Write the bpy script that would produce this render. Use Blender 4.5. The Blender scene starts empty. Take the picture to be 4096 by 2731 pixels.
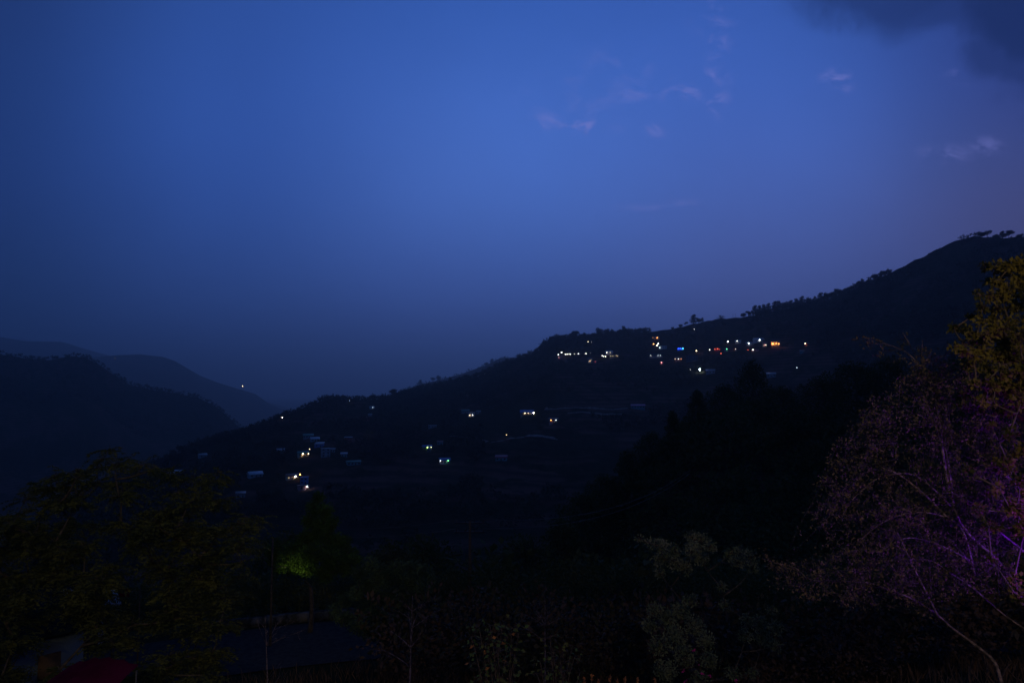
import bpy, math, random
import numpy as np
from mathutils import Vector, Matrix
from mathutils.bvhtree import BVHTree

random.seed(7)
rng = np.random.default_rng(7)
S = bpy.context.scene
C = S.collection

# ------------------------------------------------------------------ camera
F = 4096 * 24 / 36.0
PITCH = math.atan((1550 - 1365.5) / F)
cam_d = bpy.data.cameras.new('camera')
cam_d.lens = 24; cam_d.sensor_width = 36; cam_d.clip_start = 0.1; cam_d.clip_end = 80000
cam = bpy.data.objects.new('camera', cam_d); C.objects.link(cam)
cam.location = (0, 0, 0); cam.rotation_euler = (math.pi / 2 + PITCH, 0, 0)
S.camera = cam
cP, sP = math.cos(PITCH), math.sin(PITCH)

def ray(px, py):
    x = (px - 2048) / F; v = (1365.5 - py) / F
    return x, cP - v * sP, sP + v * cP          # world direction (z up, y forward)
def at(px, py, D):                              # point seen at a photo position, D metres ahead
    x, y, z = ray(px, py); k = D / y
    return Vector((x * k, D, z * k))
def azs(px, py):                                # azimuth and slope (rise per metre of range)
    x, y, z = ray(px, py)
    return math.atan2(x, y), z / math.hypot(x, y)
def lin(c):
    return tuple(((v / 255) / 12.92 if v / 255 <= 0.04045 else ((v / 255 + 0.055) / 1.055) ** 2.4) for v in c)

# ------------------------------------------------------------------ exposure
S.view_settings.view_transform = 'Standard'; S.view_settings.look = 'None'
S.view_settings.exposure = 0; S.view_settings.gamma = 1
cy = S.cycles
cy.use_denoising = True
cy.max_bounces = 4; cy.diffuse_bounces = 2; cy.glossy_bounces = 1; cy.transmission_bounces = 2
cy.volume_bounces = 0; cy.transparent_max_bounces = 4
cy.sample_clamp_indirect = 1.0; cy.caustics_reflective = False; cy.caustics_refractive = False

# ------------------------------------------------------------------ node helper
class NT:
    def __init__(s, tree): s.t = tree; tree.nodes.clear()
    def n(s, kind, **kw):
        nd = s.t.nodes.new(kind)
        for k, v in kw.items(): setattr(nd, k, v)
        return nd
    def l(s, a, b): s.t.links.new(a, b)
    def val(s, sock, v):
        if hasattr(v, 'is_output'): s.l(v, sock)
        else: sock.default_value = v
    def math(s, op, a, b=None, c=None, clamp=False):
        nd = s.n('ShaderNodeMath', operation=op, use_clamp=clamp)
        s.val(nd.inputs[0], a)
        if b is not None: s.val(nd.inputs[1], b)
        if c is not None: s.val(nd.inputs[2], c)
        return nd.outputs[0]
    def mr(s, v, a, b, c=0.0, d=1.0, smooth=True):
        nd = s.n('ShaderNodeMapRange'); nd.interpolation_type = 'SMOOTHSTEP' if smooth else 'LINEAR'
        s.val(nd.inputs[0], v)
        for i, k in enumerate((a, b, c, d)): nd.inputs[i + 1].default_value = k
        return nd.outputs[0]
    def mix(s, f, a, b, mode='MIX'):
        nd = s.n('ShaderNodeMix', data_type='RGBA', blend_type=mode); nd.clamp_factor = True
        s.val(nd.inputs[0], f); s.val(nd.inputs[6], a); s.val(nd.inputs[7], b)
        return nd.outputs[2]
    def noise(s, vec, scale, detail=3, rough=0.5, dist=0.0):
        nd = s.n('ShaderNodeTexNoise'); s.val(nd.inputs['Vector'], vec)
        nd.inputs['Scale'].default_value = scale; nd.inputs['Detail'].default_value = detail
        nd.inputs['Roughness'].default_value = rough; nd.inputs['Distortion'].default_value = dist
        return nd.outputs[0]
    def vm(s, op, a, b=None):
        nd = s.n('ShaderNodeVectorMath', operation=op); s.val(nd.inputs[0], a)
        if b is not None: s.val(nd.inputs[1], b)
        return nd

# ------------------------------------------------------------------ world: dusk sky
W = bpy.data.worlds.new('World'); S.world = W; W.use_nodes = True
w = NT(W.node_tree)
tc = w.n('ShaderNodeTexCoord')
sep = w.n('ShaderNodeSeparateXYZ'); w.l(tc.outputs['Generated'], sep.inputs[0])
ys = w.math('MAXIMUM', sep.outputs[1], 0.12)
U = w.math('DIVIDE', sep.outputs[0], ys); V = w.math('DIVIDE', sep.outputs[2], ys)
uvn = w.n('ShaderNodeCombineXYZ'); w.l(U, uvn.inputs[0]); w.l(V, uvn.inputs[1]); UV = uvn.outputs[0]
def uv(px, py):
    x, y, z = ray(px, py); return x / y, z / y
# sky colours by azimuth column (photo x) and height (photo y)
SKY = {
    -100: [(1650, (16, 40, 84)), (1450, (21, 44, 88)), (1200, (24, 47, 92)), (800, (27, 50, 106)), (400, (28, 54, 112)), (0, (27, 50, 104))],
    900:  [(1650, (26, 46, 96)), (1450, (33, 54, 108)), (1200, (40, 65, 126)), (800, (43, 75, 148)), (400, (45, 80, 158)), (0, (42, 76, 150))],
    2000: [(1650, (36, 50, 104)), (1450, (48, 66, 126)), (1200, (58, 82, 152)), (800, (72, 109, 192)), (400, (62, 101, 186)), (0, (46, 84, 164))],
    3100: [(1650, (54, 62, 114)), (1350, (74, 84, 146)), (1150, (76, 91, 156)), (800, (72, 98, 174)), (400, (61, 96, 180)), (0, (50, 86, 168))],
    4150: [(1650, (50, 58, 102)), (1200, (70, 71, 116)), (900, (74, 75, 120)), (600, (60, 73, 132)), (300, (46, 64, 132)), (0, (36, 56, 120))],
}
VM = 0.70
cols = []
for px, stops in SKY.items():
    cr = w.n('ShaderNodeValToRGB'); cr.color_ramp.interpolation = 'B_SPLINE'
    w.l(w.math('DIVIDE', V, VM), cr.inputs[0])
    el = cr.color_ramp.elements
    while len(el) > 1: el.remove(el[0])
    pts = [(max(0, uv(px, py)[1]) / VM, c) for py, c in stops]
    el[0].position = 0; el[0].color = (*lin(pts[0][1]), 1)
    for p, c in pts[1:]:
        e = el.new(min(0.999, p)); e.color = (*lin(c), 1)
    e = el.new(1.0); e.color = (*[k * 0.8 for k in lin(pts[-1][1])], 1)
    cols.append((uv(px, 900)[0], cr.outputs[0]))
skyc = cols[0][1]
for (u0, _), (u1, c1) in zip(cols[:-1], cols[1:]):
    skyc = w.mix(w.mr(U, u0, u1), skyc, c1)
# soft uneven brightness
nz = w.noise(UV, 2.2, 3, 0.5)
skyc = w.mix(1.0, skyc, w.mr(nz, 0.3, 0.7, 0.93, 1.07, False), 'MULTIPLY')
# thin high cloud wisps
wn = w.noise(w.vm('MULTIPLY', UV, (1.0, 1.5, 1)).outputs[0], 19, 7, 0.7, 0.45)
wsoft = w.mr(wn, 0.46, 0.66)
WISP = [(2340, 512, 75, 22, .9), (2190, 490, 40, 20, .6), (2640, 512, 30, 20, .8), (2865, 150, 36, 48, .6), (2720, 360, 60, 26, .6),
        (2850, 318, 42, 26, .55), (2868, 410, 30, 34, .7), (2530, 385, 46, 16, .5), (3350, 325, 40, 26, .8), (3790, 620, 70, 22, .45),
        (3960, 585, 60, 20, .5), (2760, 812, 90, 9, .6), (2560, 830, 80, 8, .35), (3860, 300, 44, 20, .4), (2330, 400, 140, 60, .22), (2480, 280, 120, 50, .22), (2860, 60, 60, 60, .25)]
wsum = None
for px, py, rx, ry, a in WISP:
    cu, cv = uv(px, py)
    d = w.vm('SUBTRACT', UV, (cu, cv, 0)).outputs[0]
    d = w.vm('MULTIPLY', d, (F / (rx * 2.6), F / (ry * 3.0), 0)).outputs[0]
    g = w.mr(w.vm('LENGTH', d).outputs['Value'], 0.1, 1.0, a, 0.0)
    wsum = g if wsum is None else w.math('MAXIMUM', wsum, g)
wm = w.math('MULTIPLY', wsum, wsoft, clamp=True)
skyc = w.mix(w.math('MULTIPLY', wm, .85), skyc, (*lin((114, 120, 194)), 1))
# dark cloud bank, upper right
def blob(px, py, rx, ry, a):
    cu, cv = uv(px, py)
    d = w.vm('SUBTRACT', UV, (cu, cv, 0)).outputs[0]
    d = w.vm('MULTIPLY', d, (F / rx, F / ry, 0)).outputs[0]
    return w.mr(w.math('ADD', w.vm('LENGTH', d).outputs['Value'], w.math('MULTIPLY', w.math('SUBTRACT', w.noise(UV, 7, 7, 0.62, 0.5), 0.5), 1.5)), 0.45, 1.15, a, 0.0)
dk = blob(3540, -10, 400, 180, .72)
dk = w.math('MAXIMUM', dk, blob(3700, 40, 300, 110, .6))
dk = w.math('MAXIMUM', dk, blob(4080, 40, 360, 260, .95))
dk = w.math('MAXIMUM', dk, blob(3950, 210, 150, 120, .6))
dk = w.math('MAXIMUM', dk, blob(4150, 260, 240, 110, .6))
dk = w.math('MAXIMUM', dk, blob(4500, 100, 600, 420, .95))
skyc = w.mix(dk, skyc, (*lin((19, 36, 84)), 1))
# unseen sky to the sides and overhead, colours set to tune the ambient light
side = w.mr(sep.outputs[1], 0.15, 0.62)
skyc = w.mix(side, (*lin((26, 56, 112)), 1), skyc)
up = w.mr(sep.outputs[2], 0.60, 0.80)
skyc = w.mix(up, skyc, (*lin((20, 36, 74)), 1))
down = w.mr(sep.outputs[2], -0.10, -0.02)
skyc = w.mix(down, (*lin((6, 8, 14)), 1), skyc)
# faint physical twilight added on top (sun well below the view, behind the camera)
nish = w.n('ShaderNodeTexSky'); nish.sky_type = 'NISHITA'; nish.sun_disc = False
nish.sun_elevation = math.radians(-4); nish.sun_rotation = math.radians(200)
skyc = w.mix(0.0, skyc, nish.outputs[0], 'ADD')
bg = w.n('ShaderNodeBackground'); w.l(skyc, bg.inputs[0]); bg.inputs[1].default_value = 1.25
wo = w.n('ShaderNodeOutputWorld'); w.l(bg.outputs[0], wo.inputs[0])

# ------------------------------------------------------------------ light of the viewer's own building, plus added fill lights
def lamp(name, kind, loc, energy, color, size=0.1, target=None, spot=60, blend=0.6):
    d = bpy.data.lights.new(name, kind); d.energy = energy; d.color = color
    if kind == 'SUN': d.angle = size
    else: d.shadow_soft_size = size
    if kind == 'SPOT': d.spot_size = math.radians(spot); d.spot_blend = blend
    o = bpy.data.objects.new(name, d); C.objects.link(o); o.location = loc
    if target is not None:
        o.rotation_euler = (Vector(target) - Vector(loc)).to_track_quat('-Z', 'Y').to_euler()
    return o
g_ = lamp('afterglow_fill_sun', 'SUN', (0, 0, 50), .11, (.24, .40, 1.0), math.radians(50))      # soft sun for the last glow, added to brighten the low haze
g_.rotation_euler = Vector((-math.sin(math.radians(2)), -math.cos(math.radians(2)), -math.sin(math.radians(7)))).to_track_quat('-Z', 'Y').to_euler()
lamp('terrace_flood_lamp', 'SPOT', (3.5, -2.0, 3.0), 2300, (1.0, 0.76, 0.46), 0.15, (6, 20, -5), 112, .8)
lamp('left_tree_fill_spot', 'SPOT', (-3.5, -2.0, 3.0), 3000, (1.0, 0.84, 0.42), 0.15, (-17, 28, -6), 52, 0.9)  # second, unseen flood added to brighten the big left tree
lamp('terrace_bulb', 'POINT', (-2.0, -1.5, 2.5), 120, (1.0, 0.78, 0.45), 0.15)
lamp('purple_party_lamp', 'SPOT', (10.4, 10.6, -2.9), 820, (0.22, 0.012, 1.0), 0.1, (6.9, 13.6, -1.3), 100, 0.9)
lamp('yard_lamp', 'SPOT', at(1175, 2390, 42.6), 120, (0.9, 1.0, 0.35), 0.12, at(1190, 2215, 44.4), 75, 1.0)

# ------------------------------------------------------------------ materials
def mat(name, c1, c2=None, scale=1.0, rough=0.85, emit=None, estr=0.0, metallic=0.0, bump=0.0, translucent=0.0, detail=3, lo=0.4, hi=0.6, spec=0.2):
    m = bpy.data.materials.new(name); m.use_nodes = True
    n = NT(m.node_tree)
    out = n.n('ShaderNodeOutputMaterial'); b = n.n('ShaderNodeBsdfPrincipled')
    b.inputs['Roughness'].default_value = rough; b.inputs['Metallic'].default_value = metallic
    b.inputs['Specular IOR Level'].default_value = spec
    g = n.n('ShaderNodeNewGeometry')
    if c2 is None: c2 = tuple(k * 0.7 for k in c1)
    nz = n.noise(g.outputs['Position'], scale, detail, 0.6)
    n.l(n.mix(n.mr(nz, lo, hi), (*c1, 1), (*c2, 1)), b.inputs['Base Color'])
    if bump:
        bp = n.n('ShaderNodeBump'); bp.inputs['Strength'].default_value = bump
        n.l(n.noise(g.outputs['Position'], scale * 6, 3), bp.inputs['Height']); n.l(bp.outputs[0], b.inputs['Normal'])
    if emit:
        b.inputs['Emission Color'].default_value = (*emit, 1); b.inputs['Emission Strength'].default_value = estr
    if translucent:
        tr = n.n('ShaderNodeBsdfTranslucent'); tr.inputs[0].default_value = (*[k * 1.2 for k in c1], 1)
        ms = n.n('ShaderNodeMixShader'); ms.inputs[0].default_value = translucent
        n.l(b.outputs[0], ms.inputs[1]); n.l(tr.outputs[0], ms.inputs[2]); n.l(ms.outputs[0], out.inputs[0])
    else:
        n.l(b.outputs[0], out.inputs[0])
    return m

M = {}
M['bark'] = mat('bark', (.10, .075, .055), (.05, .038, .03), 6, bump=.4)
M['dark_twig'] = mat('dark_twig', (.07, .055, .055), (.03, .025, .025), 6)
M['pale_bark'] = mat('pale_bark', (.17, .12, .13), (.05, .04, .04), 8, bump=.3)
M['far_leaf'] = mat('far_leaf', (.018, .026, .014), (.062, .058, .030), .022, translucent=.15)
M['mid_leaf'] = mat('mid_leaf', (.05, .065, .020), (.10, .09, .028), .3, translucent=.2)
M['left_leaf'] = mat('left_leaf', (.085, .085, .02), (.035, .042, .012), 1.2, translucent=.25)
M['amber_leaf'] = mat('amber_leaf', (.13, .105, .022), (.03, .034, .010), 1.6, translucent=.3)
M['small_leaf'] = mat('small_leaf', (.12, .085, .05), (.03, .032, .018), 3, translucent=.25)
M['bush_leaf'] = mat('bush_leaf', (.085, .12, .05), (.035, .055, .022), 1.2, translucent=.25)
M['grey_leaf'] = mat('grey_leaf', (.16, .17, .09), (.07, .09, .04), 2.5, translucent=.25)
M['broad_leaf'] = mat('broad_leaf', (.07, .12, .035), (.10, .10, .03), 3, translucent=.25)
M['dead_leaf'] = mat('dead_leaf', (.42, .17, .05), (.30, .12, .04), 3, translucent=.2)
M['green_leaf'] = mat('green_leaf', (.06, .11, .022), (.035, .06, .015), 1.4, translucent=.3)
M['scrub_leaf'] = mat('scrub_leaf', (.085, .05, .035), (.03, .034, .014), .35)
M['dry_grass'] = mat('dry_grass', (.14, .08, .05), (.06, .04, .025), 2.0)
M['pink_petal'] = mat('pink_petal', (.55, .03, .20), (.4, .02, .16), 5)
M['path_earth'] = mat('path_earth', (.30, .22, .18), (.16, .11, .09), .3)
M['asphalt'] = mat('asphalt', (.035, .035, .038), (.05, .05, .05), 3, bump=.2, rough=1, spec=0)
M['stone'] = mat('stone', (.13, .115, .10), (.045, .045, .035), 1.6, bump=.6, spec=0)
M['concrete'] = mat('concrete', (.30, .29, .28), (.2, .2, .2), .8)
M['white_wall'] = mat('white_wall', (.62, .62, .60), (.5, .5, .48), .3)
M['grey_wall'] = mat('grey_wall', (.34, .34, .35), (.22, .22, .23), .4)
M['pink_wall'] = mat('pink_wall', (.42, .22, .22), (.34, .17, .17), .4)
M['red_wall'] = mat('red_wall', (.36, .09, .07), (.27, .07, .06), .4)
M['teal_wall'] = mat('teal_wall', (.12, .30, .31), (.09, .23, .25), .4)
M['green_wall'] = mat('green_wall', (.20, .36, .12), (.16, .28, .1), .4)
M['blue_wall'] = mat('blue_wall', (.12, .24, .46), (.10, .18, .36), .4)
M['cream_wall'] = mat('cream_wall', (.52, .44, .30), (.42, .36, .26), .4)
def roofmat(name, c):
    m = mat(name, c, tuple(k * .8 for k in c), .5, rough=.45, metallic=0.0, spec=.5)
    return m
M['grey_roof'] = roofmat('grey_roof', (.20, .21, .23))
M['dim_wall'] = mat('dim_wall', (.10, .13, .17), (.07, .09, .12), .4)
M['slate_roof'] = mat('slate_roof', (.014, .022, .022), (.008, .012, .012), 1.2, rough=1, spec=0, bump=.6)
M['deep_teal_roof'] = mat('deep_teal_roof', (.025, .07, .065), rough=1, spec=0)
M['tin_roof'] = roofmat('tin_roof', (.62, .62, .64))
M['old_tin_roof'] = roofmat('old_tin_roof', (.34, .33, .33))
M['blue_roof'] = roofmat('blue_roof', (.14, .22, .50))
M['green_roof'] = roofmat('green_roof', (.06, .24, .16))
M['red_roof'] = roofmat('red_roof', (.42, .05, .08))
M['magenta_roof'] = roofmat('magenta_roof', (.50, .06, .22))
M['rust_roof'] = roofmat('rust_roof', (.22, .12, .09))
M['dark_glass'] = mat('dark_glass', (.02, .02, .03), rough=.2, spec=.5)
M['wood'] = mat('wood', (.12, .07, .04), (.08, .05, .03), 1)
M['metal'] = mat('metal', (.07, .07, .075), rough=.6, metallic=.3)
M['cable'] = mat('cable', (.12, .11, .11), rough=.6)
M['cloth_white'] = mat('cloth_white', (.7, .72, .75), (.6, .6, .65), 1)
M['cloth_pink'] = mat('cloth_pink', (.07, .004, .022), (.05, .003, .015), 1, spec=0)
GLOW = {'white': (1.0, .93, .82), 'cool': (.82, .93, 1.0), 'warm': (1.0, .74, .42), 'orange': (1.0, .34, .07), 'red': (1.0, .10, .03),
        'green': (.15, 1.0, .35), 'blue': (.02, .07, 1.0), 'cyan': (.1, .8, .95), 'pink': (1.0, .35, .35), 'lime': (.65, 1.0, .2)}
_g = {}
def glow(col, s):
    k = (col, s)
    if k not in _g:
        _g[k] = mat('lit_%s_glass' % col, (.6, .6, .6), emit=GLOW[col], estr=s)
    return _g[k]

# ------------------------------------------------------------------ mesh helpers
class MB:
    def __init__(s): s.v = []; s.f = []; s.q = []; s.n = 0
    def add(s, verts, faces):
        verts = np.asarray(verts, float).reshape(-1, 3)
        for f in faces: s.f.append(tuple(int(i) + s.n for i in f))
        s.v.append(verts); s.n += len(verts)
    def addq(s, verts, quads):                  # bulk numpy quads
        s.v.append(verts); s.q.append(quads + s.n); s.n += len(verts)
    def box(s, cx, cy_, cz, sx, sy, sz, rot=0.0):
        c, sn = math.cos(rot), math.sin(rot); vs = []
        for z in (-.5, .5):
            for x, y in ((-.5, -.5), (.5, -.5), (.5, .5), (-.5, .5)):
                X, Y = x * sx, y * sy
                vs.append((cx + X * c - Y * sn, cy_ + X * sn + Y * c, cz + z * sz))
        s.add(vs, [(3, 2, 1, 0), (4, 5, 6, 7), (0, 1, 5, 4), (1, 2, 6, 5), (2, 3, 7, 6), (3, 0, 4, 7)])
    def tube(s, pts, radii, sides=5):
        pts = [Vector(p) for p in pts]; n = len(pts)
        if not hasattr(radii, '__len__'): radii = [radii] * n
        vs = []; fs = []
        for i, p in enumerate(pts):
            d = (pts[min(i + 1, n - 1)] - pts[max(i - 1, 0)])
            d = d.normalized() if d.length > 1e-9 else Vector((0, 0, 1))
            a = d.cross(Vector((0.31, 0.87, 0.38))).normalized(); b = d.cross(a)
            for k in range(sides):
                t = 2 * math.pi * k / sides
                vs.append(p + (a * math.cos(t) + b * math.sin(t)) * radii[i])
        for i in range(n - 1):
            for k in range(sides):
                k2 = (k + 1) % sides
                fs.append((i * sides + k, i * sides + k2, (i + 1) * sides + k2, (i + 1) * sides + k))
        fs.append(tuple(range(sides - 1, -1, -1))); fs.append(tuple((n - 1) * sides + k for k in range(sides)))
        s.add([tuple(v) for v in vs], fs)
    def leaves(s, P, Dv, L, Wd, up=None):       # rhombic leaves at P along Dv
        P = np.asarray(P, float).reshape(-1, 3); n = len(P)
        if n == 0: return
        Dv = np.asarray(Dv, float).reshape(-1, 3)
        Dv = Dv / (np.linalg.norm(Dv, axis=1, keepdims=True) + 1e-9)
        L = np.broadcast_to(np.asarray(L, float), (n,))[:, None]; Wd = np.broadcast_to(np.asarray(Wd, float), (n,))[:, None]
        R = rng.normal(size=(n, 3))
        side = np.cross(Dv, R); side /= (np.linalg.norm(side, axis=1, keepdims=True) + 1e-9)
        nn = np.cross(side, Dv)
        v = np.stack([P, P + Dv * L * .45 + side * Wd * .5 + nn * Wd * .12, P + Dv * L, P + Dv * L * .45 - side * Wd * .5 + nn * Wd * .12], 1).reshape(-1, 3)
        q = np.arange(4 * n).reshape(n, 4)
        s.addq(v, q)
    def mesh(s, name):
        me = bpy.data.meshes.new(name)
        v = np.concatenate(s.v) if s.v else np.zeros((0, 3))
        me.vertices.add(len(v)); me.vertices.foreach_set('co', v.ravel())
        lens = np.array([len(f) for f in s.f], dtype=np.int32)
        loops = np.fromiter((i for f in s.f for i in f), dtype=np.int32, count=int(lens.sum()))
        if s.q:
            qq = np.concatenate(s.q).astype(np.int32)
            loops = np.concatenate([loops, qq.ravel()]); lens = np.concatenate([lens, np.full(len(qq), 4, np.int32)])
        me.loops.add(len(loops)); me.loops.foreach_set('vertex_index', loops)
        me.polygons.add(len(lens))
        me.polygons.foreach_set('loop_start', np.concatenate([[0], np.cumsum(lens)[:-1]]).astype(np.int32))
        me.update(calc_edges=True)
        return me
    def build(s, name, m, parent=None, loc=None):
        me = s.mesh(name); me.materials.append(m)
        o = bpy.data.objects.new(name, me); C.objects.link(o)
        if parent is not None: o.parent = parent
        if loc is not None: o.location = loc
        return o
def tag(o, label=None, cat=None, group=None, kind=None):
    if label: o['label'] = label
    if cat: o['category'] = cat
    if group: o['group'] = group
    if kind: o['kind'] = kind
    return o
def thing(name, label, cat, loc=(0, 0, 0), rz=0.0, group=None):
    o = bpy.data.objects.new(name, None); C.objects.link(o); o.empty_display_size = .3
    o.location = loc; o.rotation_euler = (0, 0, rz)
    return tag(o, label, cat, group)
def copy_tree(o, loc, rz=0.0, scale=(1, 1, 1), label=None, cat=None):
    c = o.copy(); C.objects.link(c); c.location = loc; c.rotation_euler = (0, 0, rz); c.scale = scale
    if label: c['label'] = label
    if cat: c['category'] = cat
    for ch in [k for k in o.children]:
        d = ch.copy(); C.objects.link(d); d.parent = c
    return c

# ------------------------------------------------------------------ noise
_H = rng.random((512, 512))
def vnoise(x, y):
    xi = np.floor(x).astype(int); yi = np.floor(y).astype(int); fx = x - xi; fy = y - yi
    fx = fx * fx * (3 - 2 * fx); fy = fy * fy * (3 - 2 * fy)
    g = lambda a, b: _H[a % 512, b % 512]
    return (g(xi, yi) * (1 - fx) + g(xi + 1, yi) * fx) * (1 - fy) + (g(xi, yi + 1) * (1 - fx) + g(xi + 1, yi + 1) * fx) * fy
def fbm(x, y, o=4):
    r = 0; a = .5
    for i in range(o): r = r + a * (vnoise(x * 2 ** i + 17.3 * i, y * 2 ** i + 5.1 * i) - .5); a *= .5
    return r
def sm(x, a, b):
    t = np.clip((x - a) / (b - a), 0, 1); return t * t * (3 - 2 * t)

# ------------------------------------------------------------------ terrain
def prof(pts):
    a = [azs(*p) for p in pts]; return np.array([k[0] for k in a]), np.array([k[1] for k in a])
RIDGE = prof([(-3500, 3000), (-900, 2600), (-500, 2400), (0, 2150), (300, 2000), (560, 1880), (640, 1843), (700, 1818), (850, 1758), (980, 1716), (1100, 1672), (1180, 1645),
    (1280, 1604), (1320, 1592), (1400, 1602), (1560, 1594), (1610, 1576), (1700, 1552), (1800, 1533), (1900, 1510), (1990, 1465), (2060, 1440), (2100, 1425),
    (2150, 1405), (2180, 1378), (2220, 1355), (2300, 1353), (2400, 1350), (2500, 1332), (2600, 1325), (2680, 1316), (2720, 1307), (2780, 1293), (2860, 1275), (2950, 1269),
    (3000, 1262), (3050, 1250), (3150, 1232), (3280, 1206), (3400, 1163), (3500, 1115), (3560, 1092), (3640, 1048), (3700, 1021), (3780, 978), (3850, 951),
    (3900, 942), (4000, 949), (4096, 946), (4700, 900), (6500, 1100)])
RR = (np.array([azs(p, 1500)[0] for p in (-1500, 0, 640, 1200, 1700, 2200, 2700, 3300, 4096, 5500)]), np.array([900, 950, 1050, 1300, 1500, 1380, 1420, 1320, 1230, 1150.]))
SPUR = prof([(1900, 2300), (2200, 2110), (2400, 1960), (2600, 1760), (2800, 1610), (3000, 1560), (3300, 1600), (3600, 1540), (4096, 1440), (5500, 1300)])
H1 = prof([(-4000, 1250), (-600, 1360), (0, 1412), (60, 1420), (140, 1433), (200, 1436), (240, 1426), (290, 1420), (340, 1426), (400, 1455), (450, 1490), (520, 1535), (600, 1556),
    (700, 1570), (800, 1592), (860, 1620), (900, 1652), (960, 1705), (1000, 1750), (1100, 1850), (1300, 2000), (1700, 2300)])
H2 = prof([(-4000, 1320), (-600, 1390), (300, 1425), (400, 1422), (470, 1414), (560, 1412), (650, 1422), (700, 1440), (750, 1470), (800, 1500), (870, 1528), (950, 1552), (1020, 1572), (1080, 1612), (1300, 1700)])
H3 = prof([(-4000, 1200), (-600, 1300), (0, 1345), (100, 1362), (180, 1364), (250, 1366), (320, 1388), (400, 1412), (600, 1460), (900, 1560), (1200, 1640)])
H4 = prof([(1300, 1680), (1500, 1600), (1560, 1578), (1640, 1550), (1680, 1536), (1760, 1519), (1850, 1494), (1940, 1462), (2000, 1432), (2200, 1420), (2400, 1420)])
BASE = (np.array([0, 8, 20, 30, 38, 41, 51, 60, 90, 150, 250, 350, 420, 500.]), np.array([-9, -9.4, -11, -13, -15.6, -16, -16, -19.5, -34, -60, -88, -106, -110, -140.]))
def height(az, R):
    """ground height under polar position (azimuth, range)"""
    x = R * np.sin(az); y = R * np.cos(az)
    floor = -400.0
    rs = np.interp(az, *RIDGE); rr = np.interp(az, *RR); zr = rs * rr
    zn = -100 + 0 * az
    tau = np.clip((R - 420) / (rr - 420), 0, 1)
    p = np.interp(az, [-.6, 0, .3, .6], [1.0, 1.15, 1.5, 1.4])
    main = zn + (zr - zn) * tau ** p
    main = main + np.where(tau < 1, (fbm(x / 140, y / 140, 3) * 30 * np.sin(np.pi * tau)), 0)
    main = np.where(R > rr, zr - (R - rr) * .5, main)
    main = np.where(R < 420, -100 - (420 - R) * .25, main)
    # farmed terraces
    tm = sm(R, 480, 560) * (1 - sm(R, 1050, 1150)) * sm(az, -.05, .0) * (1 - sm(az, .26, .32))
    h = 5.0; k = main / h; fr = k - np.floor(k); st = (np.floor(k) + sm(fr, .6, 1.0)) * h
    main = main * (1 - tm) + st * tm
    base = np.interp(R, *BASE)
    base = np.where(R > 420, floor, base)
    near = 1 - sm(R, 60, 90)
    base = base + near * 3.0 * sm(az, .35, .62) + near * 1.5 * sm(-az, .7, 1.2)
    back = sm(np.abs(az), 1.5, 2.2)
    base = base * (1 - back) + back * (-9 + .28 * R * (R < 900) + (R >= 900) * (252 - .2 * (R - 900)))
    spur = np.interp(az, *SPUR) * 170 - 10 - .30 * np.abs(R - 170) * sm(np.abs(R - 170), 0, 30)
    spur = np.where((R > 62) & (R < 420), spur, -999)
    spur = np.where(np.abs(az) < 1.6, spur, -999)
    def hill(pr, Rc, front, backs, amp, sc):
        z = np.interp(az, *pr) * Rc
        d = R - Rc
        z = z + np.where(d < 0, d * front, -d * backs)
        return z + amp * fbm(x / sc, y / sc, 5) * np.clip(np.abs(d) / (Rc * .06), .12, 1)
    h1 = hill(H1, 2900, .40, .45, 110, 260); h1 = np.where((R > 1250) & (np.abs(az) < 1.4), h1, -999)
    h4 = hill(H4, 3300, .42, .5, 60, 260); h4 = np.where((R > 1700) & (az > -.3) & (az < .3), h4, -999)
    h2 = hill(H2, 8200, .28, .3, 240, 800); h2 = np.where((R > 3300) & (np.abs(az) < 1.4), h2, -999)
    h3 = hill(H3, 11500, .25, .25, 340, 1200); h3 = np.where((R > 7900) & (np.abs(az) < 1.4), h3, -999)
    fl = floor + fbm(x / 900, y / 900, 3) * 60
    fl = np.where(R < 440, -999, fl)
    z = np.maximum.reduce([main, base, spur, h1, h2, h3, h4, fl])
    rough = np.clip(R / 400, 0.05, 1) * fbm(x / 22, y / 22, 3) * 5 * (R < 3000)
    road = (R > 39) & (R < 53) & (np.abs(az) < 1.2)
    rough = np.where(road, 0, rough)
    rough = np.where((R > rr - 60) & (R < rr + 60), rough * .35, rough)
    return z + rough
azv = np.concatenate([np.linspace(-math.pi, -.85, 46)[:-1], np.linspace(-.85, .85, 820), np.linspace(.85, math.pi, 46)[1:]])
Rv = np.concatenate([[0.5, 3, 6], np.arange(9, 60, 1.5), np.geomspace(60, 420, 70), np.geomspace(426, 1620, 190), np.geomspace(1640, 3300, 80), np.geomspace(3380, 25000, 60)])
A, RRg = np.meshgrid(azv, Rv)
Z = height(A, RRg)
X = RRg * np.sin(A); Y = RRg * np.cos(A)
tv = np.stack([X, Y, Z], -1).reshape(-1, 3)
nr, nc = A.shape
idx = np.arange(nr * nc).reshape(nr, nc)
q = np.stack([idx[:-1, :-1], idx[:-1, 1:], idx[1:, 1:], idx[1:, :-1]], -1).reshape(-1, 4)[:, ::-1]
tm = bpy.data.materials.new('ground'); tm.use_nodes = True
n = NT(tm.node_tree)
g = n.n('ShaderNodeNewGeometry'); pos = g.outputs['Position']
sp = n.n('ShaderNodeSeparateXYZ'); n.l(pos, sp.inputs[0])
big = n.noise(pos, .006, 4, .6); fine = n.noise(pos, .12, 4, .65)
col = n.mix(n.mr(fine, .35, .65), (.020, .026, .014, 1), (.040, .036, .022, 1))
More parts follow.
